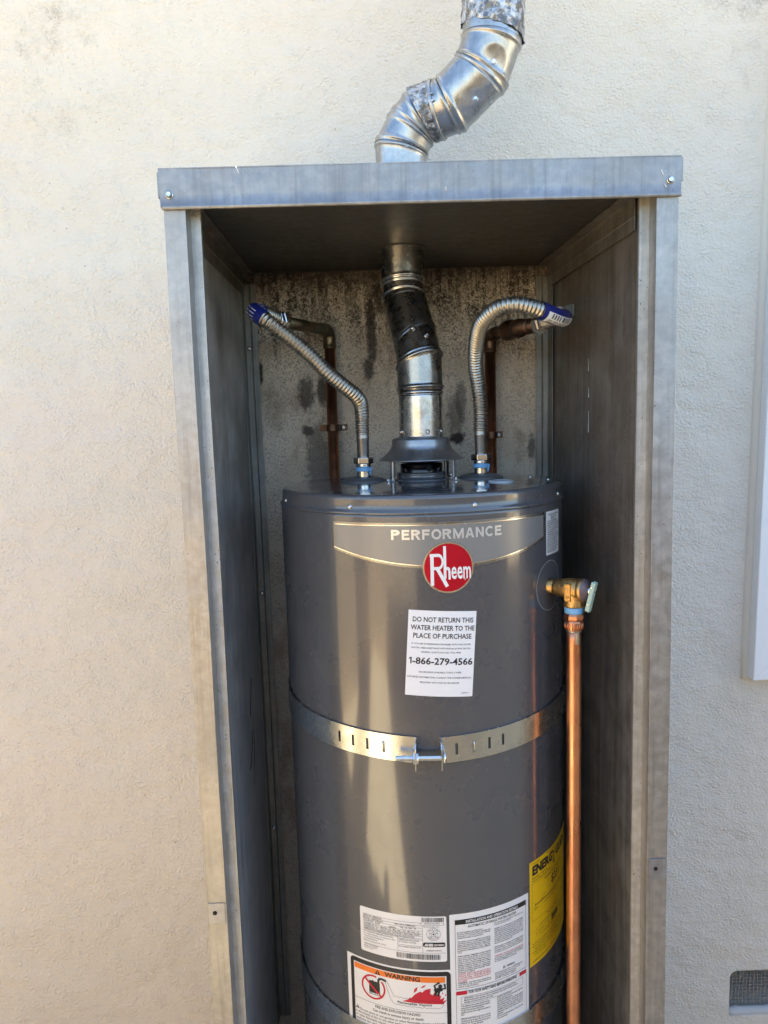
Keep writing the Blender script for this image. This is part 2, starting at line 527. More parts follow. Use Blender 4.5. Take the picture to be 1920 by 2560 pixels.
def screw(mb, c, axis, r, m=0, hexh=True, mdark=None):
    """screw head with washer flange, hex or pan, and a driver recess"""
    ax = Vector(axis).normalized()
    c = Vector(c)
    mb.lathe([(r * 1.25, 0), (r * 1.25, r * 0.18), (r * 1.05, r * 0.3)], c, ax, 20, m)
    if hexh:
        mb.lathe([(r * 0.85, r * 0.25), (r * 0.85, r * 0.75), (r * 0.72, r * 0.9), (r * 0.5, r * 0.9), (r * 0.42, r * 0.7), (0.0001, r * 0.66)], c, ax, 6, m, False)
    else:
        mb.lathe([(r * 1.0, r * 0.25), (r * 0.95, r * 0.5), (r * 0.7, r * 0.72), (r * 0.35, r * 0.78), (r * 0.28, r * 0.5), (0.0001, r * 0.45)], c, ax, 16, m)

# ================================================================== GROUND AND HOUSE
D = 0.507          # face of the house wall
GZ = -1.85         # ground level
mb = MB()
mb.box((-60, -60, GZ - 0.3), (60, 60, GZ))
g_ = build('ground', mb, GROUND, None, kind='structure')

def wall_grid(mb, xs, zs, holes, y0, y1):
    """front and back skins of a wall on a grid of cells, leaving holes open with reveals"""
    def inh(cx, cz):
        return any(a < cx < b and c < cz < d for a, b, c, d in holes)
    for i in range(len(xs) - 1):
        for j in range(len(zs) - 1):
            if inh((xs[i] + xs[i + 1]) / 2, (zs[j] + zs[j + 1]) / 2):
                continue
            for y in (y0, y1):
                mb.add([(xs[i], y, zs[j]), (xs[i + 1], y, zs[j]), (xs[i + 1], y, zs[j + 1]), (xs[i], y, zs[j + 1])], [(0, 1, 2, 3)])
    for a, b, c, d in holes:
        q = [(a, c), (b, c), (b, d), (a, d)]
        for k in range(4):
            (xa, za), (xb, zb) = q[k], q[(k + 1) % 4]
            mb.add([(xa, y0, za), (xb, y0, za), (xb, y1, zb), (xa, y1, zb)], [(0, 1, 2, 3)])
    for xa, za, xb, zb in ((xs[0], zs[0], xs[0], zs[-1]), (xs[-1], zs[0], xs[-1], zs[-1]), (xs[0], zs[-1], xs[-1], zs[-1])):
        mb.add([(xa, y0, za), (xb, y0, zb), (xb, y1, zb), (xa, y1, za)], [(0, 1, 2, 3)])

WX0, WX1, WZ0, WZ1 = 0.742, 2.1, -0.889, 0.55      # window, outside of the trim
VX0, VX1, VZ0, VZ1 = 0.7255, 1.10, -1.728, -1.6105  # crawl space vent
LOW = 0.85         # top of the house wall, kept low so sun passes over it
mb = MB()
xs = [-5.0, VX0, WX0 + 0.06, VX1, WX1 - 0.06, 9.0]
zs = [GZ - 0.1, VZ0, VZ1, WZ0 + 0.06, WZ1 - 0.06, LOW]
wall_grid(mb, xs, zs, [(WX0 + .06, WX1 - .06, WZ0 + .06, WZ1 - .06), (VX0, VX1, VZ0, VZ1)], D, D + 0.2)
house = build('house_wall', mb, STUCCO)
tag(house, 'pale cream stucco house wall behind the metal heater cabinet', 'wall')
mb = MB()
mb.box((-0.75, D + 0.01, LOW), (-0.22, D + 0.21, 6.2))  # unseen thin walls with a gap, added to shape the sun patch
mb.box((-0.22, D + 0.012, LOW), (1.02, D + 0.208, 1.15))
mb.box((1.02, D + 0.01, LOW), (2.5, D + 0.21, 6.2))
mb.box((2.5, D + 0.012, LOW), (9.0, D + 0.212, 9.5))
build('sun_gap_walls', mb, STUCCO, house)
mb = MB()
mb.box((-5.0, D + 0.2, GZ - 0.1), (-4.8, 6.0, LOW))
build('side_wall', mb, STUCCO, house)
# unpainted stained stucco left bare inside the cabinet
mb = MB()
N = 24
grid = []
for j in range(61):
    grid.append([(-0.352 + 0.70 * i / N, D - 0.0022 + 0.0010 * noise.noise((i * .4, j * .4, 2)), -1.78 + 1.80 * j / 60) for i in range(N + 1)])
mb.rings(grid, 0, True, False)
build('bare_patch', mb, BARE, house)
# window: mitred white trim, pane behind
mb = MB()
yf, yb = 0.474, 0.53
t = 0.064
o_ = [(WX0, WZ0), (WX1, WZ0), (WX1, WZ1), (WX0, WZ1)]
i_ = [(WX0 + t, WZ0 + t), (WX1 - t, WZ0 + t), (WX1 - t, WZ1 - t), (WX0 + t, WZ1 - t)]
window = None
for k in range(4):
    (ax, az), (bx, bz) = o_[k], o_[(k + 1) % 4]
    (cx, cz), (dx, dz) = i_[(k + 1) % 4], i_[k]
    f = MB()
    vs_ = []
    for y, ins in ((yf, 0.0), (yb, 0.0)):
        vs_ += [(x_ + (z_ - WZ0) * 0.018, y, z_) for x_, z_ in ((ax, az), (bx, bz), (cx, cz), (dx, dz))]
    f.add(vs_, [(0, 1, 2, 3), (7, 6, 5, 4), (0, 4, 5, 1), (1, 5, 6, 2), (2, 6, 7, 3), (3, 7, 4, 0)])
    if window is None:
        window = bpy.data.objects.new('window', None)
        COL.objects.link(window)
        window.parent = house
    build('trim_board', f, TRIMW, window, 0.002)
f = MB()
f.box((WX0 + t, 0.505, WZ0 + t), (WX1 - t, 0.51, WZ1 - t))
build('pane', f, PANE, window)
f = MB()
pb = [(WX0 + (z - WZ0) * 0.018 - 0.004, D + 0.003, z) for z in [WZ1 + (WZ0 - WZ1) * k / 20 for k in range(21)]] + [(WX0 - 0.004 + (WX1 - WX0) * k / 20, D + 0.003, WZ0 - 0.003) for k in range(1, 21)]
f.tube(pb, 0.011, 16)
build('stucco_bead', f, plain('smooth cream render', (0.66, 0.615, 0.53), 0.85), house)
# crawl space vent: wire screen set in a plastered opening
mb = MB()
dy = D + 0.022
xx = VX0 - 0.01
while xx < VX1 + 0.01:
    pts = [(xx + 0.002 * noise.noise((xx * 30, z * 30, 0)), dy + 0.004 * noise.noise((xx * 14, z * 14, 4)), z) for z in [VZ0 - .01 + (VZ1 - VZ0 + .02) * k / 10 for k in range(11)]]
    mb.tube(pts, 0.0009, 5, 0, False)
    xx += 0.0088
zz = VZ0
while zz < VZ1 + 0.004:
    pts = [(x, dy + 0.001 + 0.004 * noise.noise((x * 14, zz * 14, 4)), zz + 0.002 * noise.noise((x * 20, zz * 30, 7))) for x in [VX0 - .01 + (VX1 - VX0 + .02) * k / 24 for k in range(25)]]
    mb.tube(pts, 0.0009, 5, 0, False)
    zz += 0.0088
vent = build('vent_screen', mb, SCREEN, house)
mb = MB()
pts = []
for k in range(30):
    x = VX0 - 0.004 + (VX1 - VX0 + 0.008) * k / 29
    pts.append((x, D + 0.012, VZ0 + 0.003 + 0.003 * noise.noise((x * 40, 1, 1))))
mb.tube(pts, lambda i: 0.011 + 0.003 * noise.noise((i * .7, 3, 3)), 8)
build('mortar_ledge', mb, MORTAR, house)
mb = MB()
r_ = 0.018
for (cx, cz, sx, sz) in ((VX0, VZ1, 1, -1),):
    arc = [(cx + sx * (r_ - r_ * cos(a)), cz + sz * (r_ - r_ * sin(a))) for a in [pi / 2 * k / 8 for k in range(9)]]
    poly = [(cx, cz)] + [(a, b) for a, b in arc]
    n = len(poly)
    vs_ = [(a, D, b) for a, b in poly] + [(a, D + 0.02, b) for a, b in poly]
    mb.add(vs_, [tuple(range(n)), tuple(range(2 * n - 1, n - 1, -1))] + [(i, (i + 1) % n, n + (i + 1) % n, n + i) for i in range(n)])
build('vent_corner', mb, STUCCO, house)
mb = MB()
mb.box((VX0 - .05, D + 0.19, VZ0 - .05), (VX1 + .05, D + 0.195, VZ1 + .05))
build('vent_back', mb, BLACK, house)

# opposite side of the yard (seen only in reflections): a boundary wall
mb = MB()
mb.box((-9, -3.0, GZ - 0.1), (9, -2.8, GZ + 1.75))
mb.box((-9, -3.03, GZ + 1.75), (9, -2.77, GZ + 1.82))
mb.box((-2.9, -2.8, GZ - 0.1), (-2.7, D, GZ + 1.75))  # unseen side return, added to bounce warm light onto the left
mb.box((-2.93, -2.77, GZ + 1.75), (-2.67, D, GZ + 1.82))
tag(build('boundary_wall', mb, TAN, None, 0.004), 'tan stucco boundary wall across the yard, behind the camera, with a side return added for bounce light', 'wall')

# concrete pad
mb = MB()
mb.box((-0.42, -0.06, GZ - 0.05), (0.42, D - 0.006, -1.70))
pad = build('concrete_pad', mb, GROUND, None, 0.01)
tag(pad, 'low concrete pad under the metal heater cabinet', 'pad')

# ================================================================== CABINET
enc = thing('heater_cabinet', 'open galvanized sheet metal cabinet fixed to the stucco wall', 'cabinet', (0, 0.25, -1.70))
ZB = -1.70
zs_ = [ZB + (0.0140 - ZB) * k / 40 for k in range(41)]
mb = MB()
mb.sheet([(-0.360, 0.06), (-0.360, 0), (-0.3310, 0), (-0.3310, 0.030), (-0.3168, 0.030), (-0.3168, 0.038)], zs_, 0.0014, 0, 0.0012)
fl = build('door_jamb', mb, GALVL, enc, 0.0006)
mb = MB()
mb.sheet([(0.361, 0.06), (0.361, 0), (0.3308, 0), (0.3308, 0.030), (0.3166, 0.030), (0.3166, 0.036)], zs_, 0.0014, 0, 0.0012)
fr = build('door_jamb', mb, GALVL, enc, 0.0006)
for sx, par in ((-1, fl), (1, fr)):
    mb = MB()
    xa, xb = sorted((sx * 0.3302, sx * 0.3160))
    mb.sheet([(xa, 0.0275), (xb, 0.0275)], zs_, 0.0012, 0, 0.0012)
    build('jamb_lip', mb, LIPM, par)
# side sheets
mb = MB()
zp = [ZB + (0.014 - ZB) * k / 24 for k in range(25)]
mb.sheet([(-0.3375, 0.034), (-0.3385, 0.2), (-0.3382, 0.35), (-0.3382, D - 0.003)], zp, 0.0012, 0, 0.003)
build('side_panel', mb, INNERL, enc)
mb = MB()
mb.sheet([(0.3178, 0.034), (0.311, 0.2), (0.304, 0.35), (0.2975, D - 0.003)], zp, 0.0012, 0, 0.003)
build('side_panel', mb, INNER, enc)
for sx in (-1, 1):
    mb = MB()
    mb.sheet([(sx * 0.3606, 0.061), (sx * 0.3606, D - 0.0015)], zp, 0.0012)
    build('outer_side_sheet', mb, GALV, enc)
# corner angles against the wall
mb = MB()
zt_ = [-1.665 + (0.0 + 1.655) * k / 20 for k in range(21)]
mb.sheet([(-0.3362, 0.460), (-0.3362, 0.492), (-0.324, 0.492), (-0.323, 0.4895), (-0.322, 0.492), (-0.3105, 0.492)], zt_, 0.0014, 0, 0.001)
tl = build('corner_angle', mb, TRIM, enc)
mb = MB()
mb.sheet([(0.2965, 0.460), (0.2945, 0.492), (0.283, 0.492), (0.282, 0.4895), (0.281, 0.492), (0.2695, 0.492)], zt_, 0.0014, 0, 0.001)
tr = build('corner_angle', mb, TRIM, enc)
for z in (-0.140, -0.66, -1.2):
    mb = MB()
    screw(mb, (-0.3285, 0.4912, z), (0, -1, 0), 0.0042, 0, False)
    build('screw', mb, ZINC, tl)
# roof cap with front and side flanges
mb = MB()
XR = 0.3635
nx = 40
def fas(y, w):
    rows = []
    for z in (0.0, 0.0006, 0.0045, 0.0055, 0.02, 0.035, 0.052, 0.0535):
        hem = {0.0: 0.0008, 0.0006: -0.0012, 0.0045: -0.0012}.get(z, 0.0)
        rows.append([(-XR + 2 * XR * i / nx + (0.0025 if i == 0 and z < 0.01 else 0), y + hem + w * noise.noise((i * .35, z * 30, 1)), z) for i in range(nx + 1)])
    return rows
mb.rings(fas(-0.0045, 0.0008), 0, True, False)
mb.rings(fas(-0.0028, 0.0008), 0, True, False)
mb.box((-XR, -0.0050, 0.0535), (XR, D - 0.0015, 0.0550))
mb.box((-XR, -0.003, 0.004), (-XR + 0.0014, D - 0.0015, 0.0535))
mb.box((XR - 0.0014, -0.003, 0.004), (XR, D - 0.0015, 0.0535))
mb.box((XR + 0.0004, -0.0035, 0.021), (XR + 0.0026, 0.3, 0.0525))
mb.box((-XR - 0.0022, -0.0035, 0.016), (-XR - 0.0004, 0.3, 0.0500))
roof = build('roof_cap', mb, GALV, enc)
for x, z in ((-0.3500, 0.0195), (0.3481, 0.0222)):
    mb = MB()
    screw(mb, (x, -0.0052, z), (0, -1, 0), 0.0046)
    build('screw', mb, ZINC, roof)
for pts, m_ in (([(-0.2562, .0545), (-0.2535, .0495), (-0.2515, .0450)], 0), ([(.3345, .036), (.3365, .0315), (.3378, .0285)], 0), ([(.3395, .0165), (.3420, .0125)], 0), ([(.0335, .020), (.0345, .0155)], 0)):
    mb = MB()
    mb.tube([(a, -0.0056, b) for a, b in pts], 0.0006, 6)
    build('paint_scratch', mb, PAPER, roof)
mb = MB()
mb.box((-0.3595, 0.001, 0.0150), (0.3595, D - 0.0015, 0.0162))
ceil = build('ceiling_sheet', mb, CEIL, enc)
mb = MB()
mb.lathe([(0.0400, 0.0), (0.0465, 0.0), (0.0475, 0.0012), (0.0400, 0.0015)], (-0.0142, 0.33, 0.0132), (0, 0, 1), 40)
build('pipe_collar', mb, CEIL, ceil)
# angles where ceiling meets the sides
for xa, xb, s in ((-0.3365, -0.3365, 1), (0.3155, 0.2962, -1)):
    mb = MB()
    n = 12
    rows = []
    for prof in ((0.022, 0.0135), (0.0035, 0.0125), (0.0020, 0.011), (0.0018, -0.012), (0.0032, -0.0135), (0.0018, -0.0150), (0.0016, -0.034)):
        rows.append([(xa + (xb - xa) * k / n + s * prof[0], 0.036 + 0.455 * k / n, prof[1] + 0.0006 * noise.noise((k * .6, prof[1] * 50, 1))) for k in range(n + 1)])
    mb.rings(rows, 0, False, False)
    o = build('ceiling_angle', mb, INNER, enc)
    sm = o.modifiers.new('thick', 'SOLIDIFY')
    sm.thickness = 0.001
# old latch plates on the jambs
for x0, x1, z, par in ((-0.3585, -0.3325, -1.0545, fl), (0.3325, 0.3598, -1.0085, fr)):
    mb = MB()
    mb.box((x0, -0.0022, z - 0.018), (x1, -0.0012, z + 0.016))
    q = build('latch_plate', mb, PATCHM, par, 0.0004)
    mb = MB()
    xc = (x0 + x1) / 2 - 0.003
    mb.lathe([(0.0034, 0), (0.0034, 0.0004), (0.0001, 0.0004)], (xc, -0.0022, z), (0, -1, 0), 16)
    build('latch_hole', mb, BLACK, q) if False else build('rivet_hole', mb, BLACK, par)
# drips of white paint down the right sheet
for zt0, zb0 in ((-0.20, -0.222), (-0.250, -0.268), (-0.292, -0.330)):
    mb = MB()
    pts = [(0.3085 - 0.0006 + 0.0012 * noise.noise((k * .5, zt0 * 9, 0)), 0.245 + 0.003 * noise.noise((k * .6, zt0 * 7, 3)), zt0 + (zb0 - zt0) * k / 8) for k in range(9)]
    mb.tube(pts, lambda i: 0.0003 + 0.0005 * (i / 8), 6)
    build('paint_drip', mb, SEALW, enc)

for ya, za, yb, zb in ((0.352, -0.800, 0.325, -0.870), (0.345, -0.905, 0.300, -0.965), (0.352, -0.930, 0.318, -1.01), (0.290, -0.965, 0.310, -0.950)):
    mb = MB()
    mb.tube([(-0.3371, ya + (yb - ya) * k / 6 + 0.002 * sin(k), za + (zb - za) * k / 6) for k in range(7)], 0.0007, 5)
    build('scratch', mb, INK, enc)

# ================================================================== WATER HEATER
HX, HY, HR = 0.0052, 0.2527, 0.2509
HZ0 = -1.655
wh = thing('water_heater', 'tall glossy dark grey cylindrical water heater standing inside the metal cabinet', 'water heater', (HX, HY, HZ0))
HC = (HX, HY, 0)
# tank jacket
mb = MB()
ZTOP = -0.4085
prof = [(0.2, HZ0), (HR - 0.004, HZ0), (HR, HZ0 + 0.004)]
prof += [(HR, HZ0 + 0.01 + (-0.4425 - HZ0 - 0.01) * k / 30) for k in range(31)]
prof += [(HR - 0.0006, -0.4385), (HR - 0.003, -0.436)]
mb.lathe(prof, HC, segs=256)
tank = build('tank', mb, TANK, wh)
# lid with rolled edge and a bead above the joint
mb = MB()
prof = [(HR + 0.0004, -0.4385), (HR + 0.0014, -0.4378), (HR + 0.0016, -0.4362), (HR + 0.0008, -0.4342), (HR - 0.0012, -0.4325), (HR - 0.0022, -0.430), (HR - 0.0024, -0.420)]
for k in range(9):
    a = pi / 2 * k / 8
    prof.append((HR - 0.0024 - 0.0068 * (1 - cos(a)), -0.4162 + 0.0068 * sin(a)))
for k in range(1, 14):
    r = (HR - 0.0095) * (1 - k / 13)
    prof.append((max(r, 0.0001), -0.4094 + 0.0052 * (1 - (r / HR) ** 2)))
mb.lathe(prof, HC, segs=256)
lid = build('lid', mb, TANK, wh)
def lidz(x, y):
    r = sqrt((x - HX) ** 2 + (y - HY) ** 2)
    return -0.4094 + 0.0052 * (1 - (r / HR) ** 2)
for th in (-70.35, -29.41, 15.19, 62.23):
    a = radians(th)
    mb = MB()
    rr = HR - 0.0022
    screw(mb, (HX + rr * sin(a), HY - rr * cos(a), -0.4275), (sin(a), -cos(a), 0), 0.0030, 0, False)
    build('screw', mb, ZINC, lid)
for x, y in ((0.155, 0.335), (0.205, 0.255), (0.2245, 0.2)):
    mb = MB()
    screw(mb, (x, y, lidz(x, y)), (0, 0, 1), 0.0026, 0, False)
    build('screw', mb, ZINC, lid)
# connection flanges, white plug cap
for x, y in ((-0.0970, 0.2505), (0.1134, 0.2505)):
    mb = MB()
    z = lidz(x, y)
    mb.lathe([(0.0415, z - 0.0012), (0.0418, z + 0.0006), (0.0395, z + 0.0026), (0.030, z + 0.0062), (0.021, z + 0.0078), (0.0165, z + 0.0078), (0.0162, z + 0.001)], (x, y, 0), segs=64)
    build('nipple_flange', mb, RUBBER, lid)
mb = MB()
x, y = 0.1345, 0.158
z = lidz(x, y)
mb.lathe([(0.0215, z - 0.0006), (0.0215, z + 0.0006), (0.019, z + 0.0022), (0.0125, z + 0.0032), (0.0115, z + 0.0018), (0.0001, z + 0.0016)], (x, y, 0), segs=48)
build('plug_cap', mb, SEALW, lid)
mb = MB()
x, y = -0.125, 0.315
z = lidz(x, y)
mb.lathe([(0.0205, z - 0.0006), (0.0205, z + 0.0008), (0.019, z + 0.0022), (0.0001, z + 0.0024)], (x, y, 0), segs=48)
build('plug_cap', mb, RUBBER, lid)

# draft hood on four legs above the flue collar
DX, DY = 0.0075, 0.2505
mb = MB()
zl = lidz(DX, DY)
mb.lathe([(0.0520, zl - 0.001), (0.0520, zl + 0.001), (0.0480, zl + 0.0022), (0.0455, zl + 0.0050), (0.0445, zl + 0.0100), (0.0455, zl + 0.0112), (0.0445, zl + 0.0125), (0.0410, zl + 0.0138), (0.0360, zl + 0.0138)], (DX, DY, 0), segs=72)
build('flue_collar', mb, TANK, lid)
mb = MB()
mb.lathe([(0.0378, zl + 0.010), (0.0378, zl + 0.0275), (0.0368, zl + 0.0280), (0.0368, zl + 0.012)], (DX, DY, 0), segs=72)
ring = build('flue_ring', mb, mat_metal('dark plated steel', (0.06, 0.055, 0.055), 0.2, 50, 0.1), lid)
mb = MB()
mb.lathe([(0.0052, 0.0), (0.0050, 0.0006), (0.0001, 0.0006)], (DX + 0.0113, DY - 0.0362, zl + 0.0200), (0.3, -0.953, 0), 20)
build('ring_hole', mb, BLACK, lid)
hood_prof = [(0.0395, -0.3275), (0.0400, -0.3295), (0.0470, -0.3300), (0.0505, -0.3315), (0.0520, -0.3345), (0.0524, -0.3430), (0.0530, -0.3455), (0.0560, -0.3510), (0.0640, -0.3590), (0.0735, -0.3668), (0.0765, -0.3682), (0.0762, -0.3692), (0.0730, -0.3680), (0.0630, -0.3602), (0.0545, -0.3520), (0.0512, -0.3440), (0.0510, -0.3350), (0.0390, -0.3310)]
mb = MB()
mb.lathe(hood_prof, (DX, DY, 0), segs=96)
hood = build('draft_hood', mb, HOODM, wh)
mb = MB()
mb.lathe([(0.0001, -0.3720), (0.046, -0.3725), (0.058, -0.366), (0.0575, -0.3650)], (DX, DY, 0), segs=48)
build('baffle', mb, HOODM, hood)
for th in (-53, 53, 132, 228):
    a = radians(th)
    dx, dy = sin(a), -cos(a)
    tx, ty = cos(a), sin(a)
    mb = MB()
    bx, by = DX + 0.069 * dx, DY + 0.069 * dy
    zb = lidz(bx, by)
    rows = []
    for (rr, z, hw) in ((0.0600, -0.3575, 0.0065), (0.0660, -0.3650, 0.0065), (0.0672, -0.3700, 0.0062), (0.0675, -0.385, 0.0055), (0.0675, zb + 0.003, 0.0055), (0.0690, zb + 0.0012, 0.0055), (0.0765, zb + 0.0008, 0.0060)):
        row = []
        for s_, dp in ((-1, 0.0), (-0.55, 0.0), (-0.30, 0.0016), (0.30, 0.0016), (0.55, 0.0), (1, 0.0)):
            row.append((DX + (rr + dp) * dx + s_ * hw * tx, DY + (rr + dp) * dy + s_ * hw * ty, z))
        rows.append(row)
    mb.rings(rows, 0, False, False)
    lg = build('leg', mb, HOODM, hood)
    sm = lg.modifiers.new('thick', 'SOLIDIFY')
    sm.thickness = 0.0012
    mb = MB()
    screw(mb, (DX + 0.0735 * dx - 0.004 * tx, DY + 0.0735 * dy - 0.004 * ty, zb + 0.0016), (0, 0, 1), 0.0036)
    build('foot_screw', mb, ZINC, hood)

# ------------------------------------------------------------------ stickers wrapped on the jacket
def flat_text(body, bold=0.0):
    c = bpy.data.curves.new('tmp', 'FONT')
    c.body = body
    c.resolution_u = 2
    c.offset = bold
    o = bpy.data.objects.new('tmp', c)
    me = bpy.data.meshes.new_from_object(o)
    vs_ = [tuple(v.co[:2]) for v in me.vertices]
    fs = [tuple(p.vertices) for p in me.polygons]
    bpy.data.objects.remove(o)
    bpy.data.meshes.remove(me)
    bpy.data.curves.remove(c)
    return vs_, fs

class Label:
    """art laid out in metres from the sticker's centre, then wrapped round the jacket"""
    def __init__(s, th, z, rot=0.0, R=HR):
        s.th, s.z, s.rot, s.R = radians(th), z, radians(rot), R
        s.items = {}          # group -> list of (verts, faces, mat, layer)
    def poly(s, pts, mat, layer=1, grp='print'):
        n = len(pts)
        s.items.setdefault(grp, []).append(([tuple(p) for p in pts], [tuple(range(n))], mat, layer))
    def rect(s, u0, v0, u1, v1, mat, layer=1, grp='print'):
        s.poly([(u0, v0), (u1, v0), (u1, v1), (u0, v1)], mat, layer, grp)
    def rrect(s, u0, v0, u1, v1, r, mat, layer=0, grp='sheet'):
        pts = []
        for cx, cy, a0 in ((u1 - r, v0 + r, -pi / 2), (u1 - r, v1 - r, 0), (u0 + r, v1 - r, pi / 2), (u0 + r, v0 + r, pi)):
            pts += [(cx + r * cos(a0 + pi / 2 * k / 5), cy + r * sin(a0 + pi / 2 * k / 5)) for k in range(6)]
        s.poly(pts, mat, layer, grp)
    def frame(s, u0, v0, u1, v1, w, mat, layer=1, grp='print'):
        s.rect(u0, v0, u1, v0 + w, mat, layer, grp)
        s.rect(u0, v1 - w, u1, v1, mat, layer, grp)
        s.rect(u0, v0 + w, u0 + w, v1 - w, mat, layer, grp)
        s.rect(u1 - w, v0 + w, u1, v1 - w, mat, layer, grp)
    def ring(s, cu, cv, r0, r1, mat, layer=1, n=48, a0=0.0, a1=2 * pi, grp='print', sq=1.0):
        for k in range(n):
            a, b = a0 + (a1 - a0) * k / n, a0 + (a1 - a0) * (k + 1) / n
            s.poly([(cu + r0 * cos(a) * sq, cv + r0 * sin(a)), (cu + r1 * cos(a) * sq, cv + r1 * sin(a)), (cu + r1 * cos(b) * sq, cv + r1 * sin(b)), (cu + r0 * cos(b) * sq, cv + r0 * sin(b))], mat, layer, grp)
    def disc(s, cu, cv, r, mat, layer=1, n=64, grp='print'):
        s.poly([(cu + r * cos(2 * pi * k / n), cv + r * sin(2 * pi * k / n)) for k in range(n)], mat, layer, grp)
    def line(s, pts, w, mat, layer=1, grp='print'):
        for (a, b), (c, d) in zip(pts, pts[1:]):
            L = sqrt((c - a) ** 2 + (d - b) ** 2) or 1e-9
            nx_, ny_ = -(d - b) / L * w / 2, (c - a) / L * w / 2
            ex, ey = (c - a) / L * w * 0.2, (d - b) / L * w * 0.2
            s.poly([(a - nx_ - ex, b - ny_ - ey), (c - nx_ + ex, d - ny_ + ey), (c + nx_ + ex, d + ny_ + ey), (a + nx_ - ex, b + ny_ - ey)], mat, layer, grp)
    def text(s, body, u, v, h, mat=None, layer=1, width=None, align='l', bold=0.0, slant=0.0, grp='print', rot=0.0):
        """h: cap height; width: fit to this width"""
        mat = mat or INK
        vs_, fs = flat_text(body, bold)
        if not vs_:
            return
        k = h / 0.69
        x0 = min(a for a, b in vs_)
        x1 = max(a for a, b in vs_)
        kx = k if width is None else width / max(1e-6, x1 - x0)
        w = (x1 - x0) * kx
        o = {'l': 0.0, 'c': -w / 2, 'r': -w}[align]
        pts = [((a - x0) * kx + o + slant * b * k, b * k) for a, b in vs_]
        if rot:
            c_, s_ = cos(rot), sin(rot)
            pts = [(a * c_ - b * s_, a * s_ + b * c_) for a, b in pts]
        s.items.setdefault(grp, []).append(([(a + u, b + v) for a, b in pts], fs, mat, layer))
    def para(s, lines, u, v, h, lead, mat=None, width=None, layer=1, bold=0.0):
        for i, t in enumerate(lines):
            m_ = mat
            if isinstance(t, tuple):
                t, m_ = t
            if t:
                w = None
                if width:
                    w = width if len(t) > 0.8 * max(len(x if isinstance(x, str) else x[0]) for x in lines) else width * len(t) / max(len(x if isinstance(x, str) else x[0]) for x in lines)
                s.text(t, u, v - i * lead, h, m_, layer, w, 'l', bold)
    def make(s, grp, name, parent):
        items = s.items.get(grp)
        if not items:
            return None
        mats = []
        bm = bmesh.new()
        c_, s_ = cos(s.rot), sin(s.rot)
        for vs_, fs, m_, layer in items:
            if m_ not in mats:
                mats.append(m_)
            mi = mats.index(m_)
            bv = [bm.verts.new((a * c_ - b * s_, a * s_ + b * c_, 0.0003 + 0.00022 * layer)) for a, b in vs_]
            for f in fs:
                try:
                    bf = bm.faces.new([bv[i] for i in f])
                    bf.material_index = mi
                except ValueError:
                    pass
        us = [v.co.x for v in bm.verts]
        lo, hi = min(us), max(us)
        u = math.floor(lo / 0.007) * 0.007
        while u < hi:
            if u > lo:
                fs = [f for f in bm.faces if min(v.co.x for v in f.verts) < u - 1e-6 and max(v.co.x for v in f.verts) > u + 1e-6]
                if fs:
                    geom = set(fs)
                    for f in fs:
                        geom.update(f.edges)
                        geom.update(f.verts)
                    bmesh.ops.bisect_plane(bm, geom=list(geom), plane_co=(u, 0, 0), plane_no=(1, 0, 0), dist=1e-7)
            u += 0.007
        for v in bm.verts:
            a = s.th + v.co.x / s.R
            r = s.R + v.co.z
            v.co = (HX + r * sin(a), HY - r * cos(a), s.z + v.co.y)
        mb = MB()
        bm.verts.index_update()
        mb.v = [v.co.copy() for v in bm.verts]
        for f in bm.faces:
            mb.f.append([v.index for v in f.verts])
            mb.m.append(f.material_index)
            mb.sm.append(True)
        bm.free()
        me = bpy.data.meshes.new(name)
        off = wh.location
        me.from_pydata([tuple(v - off) for v in mb.v], [], mb.f)
        for m_ in mats:
            me.materials.append(m_)
        me.polygons.foreach_set('material_index', mb.m)
        # all normals outward
        bm = bmesh.new()
        bm.from_mesh(me)
        for f in bm.faces:
            c = f.calc_center_median() + off
            if f.normal.dot(Vector((c.x - HX, c.y - HY, 0))) < 0:
                f.normal_flip()
            f.smooth = True
        bm.to_mesh(me)
        bm.free()
        o = bpy.data.objects.new(name, me)
        COL.objects.link(o)
        o.parent = parent
        return o
DEG = pi / 180 * HR

# silver brand band with round red badge
L = Label(0, 0)
uL, uR = -36.3 * DEG, 47.3 * DEG
uc = 5.2 * DEG
def arc(u, e):
    k = (u - uc) / (uR - uc)
    return -0.5205 + (0.0278 + e) * k * k
n = 40
us = [uL + (uR - uL) * k / n for k in range(n + 1)]
L.poly([(u, arc(u, 0)) for u in us] + [(uR, -0.4500), (uL, -0.4500)], DECALG, 0, 'sheet')
w_ = 0.0042
for a, b in zip(us, us[1:]):
    L.poly([(a, arc(a, 0) + 0.0004), (b, arc(b, 0) + 0.0004), (b, arc(b, 0) + w_), (a, arc(a, 0) + w_)], SILG, 1)
    L.poly([(a, arc(a, 0) + w_ - .0006), (b, arc(b, 0) + w_ - .0006), (b, arc(b, 0) + w_ + .0010), (a, arc(a, 0) + w_ + .0010)], SILVER, 2)
L.rect(uL + .0004, -0.4545, uR - .0004, -0.4504, SILG, 1)
L.rect(uL + .0030, -0.4548, uR - .0030, -0.4534, SILVER, 2)
L.rect(uL + .0004, arc(uL, 0) + w_, uL + 0.0028, -0.4545, SILG, 1)
L.rect(uR - .0028, arc(uR, 0) + w_, uR - 0.0004, -0.4545, SILG, 1)
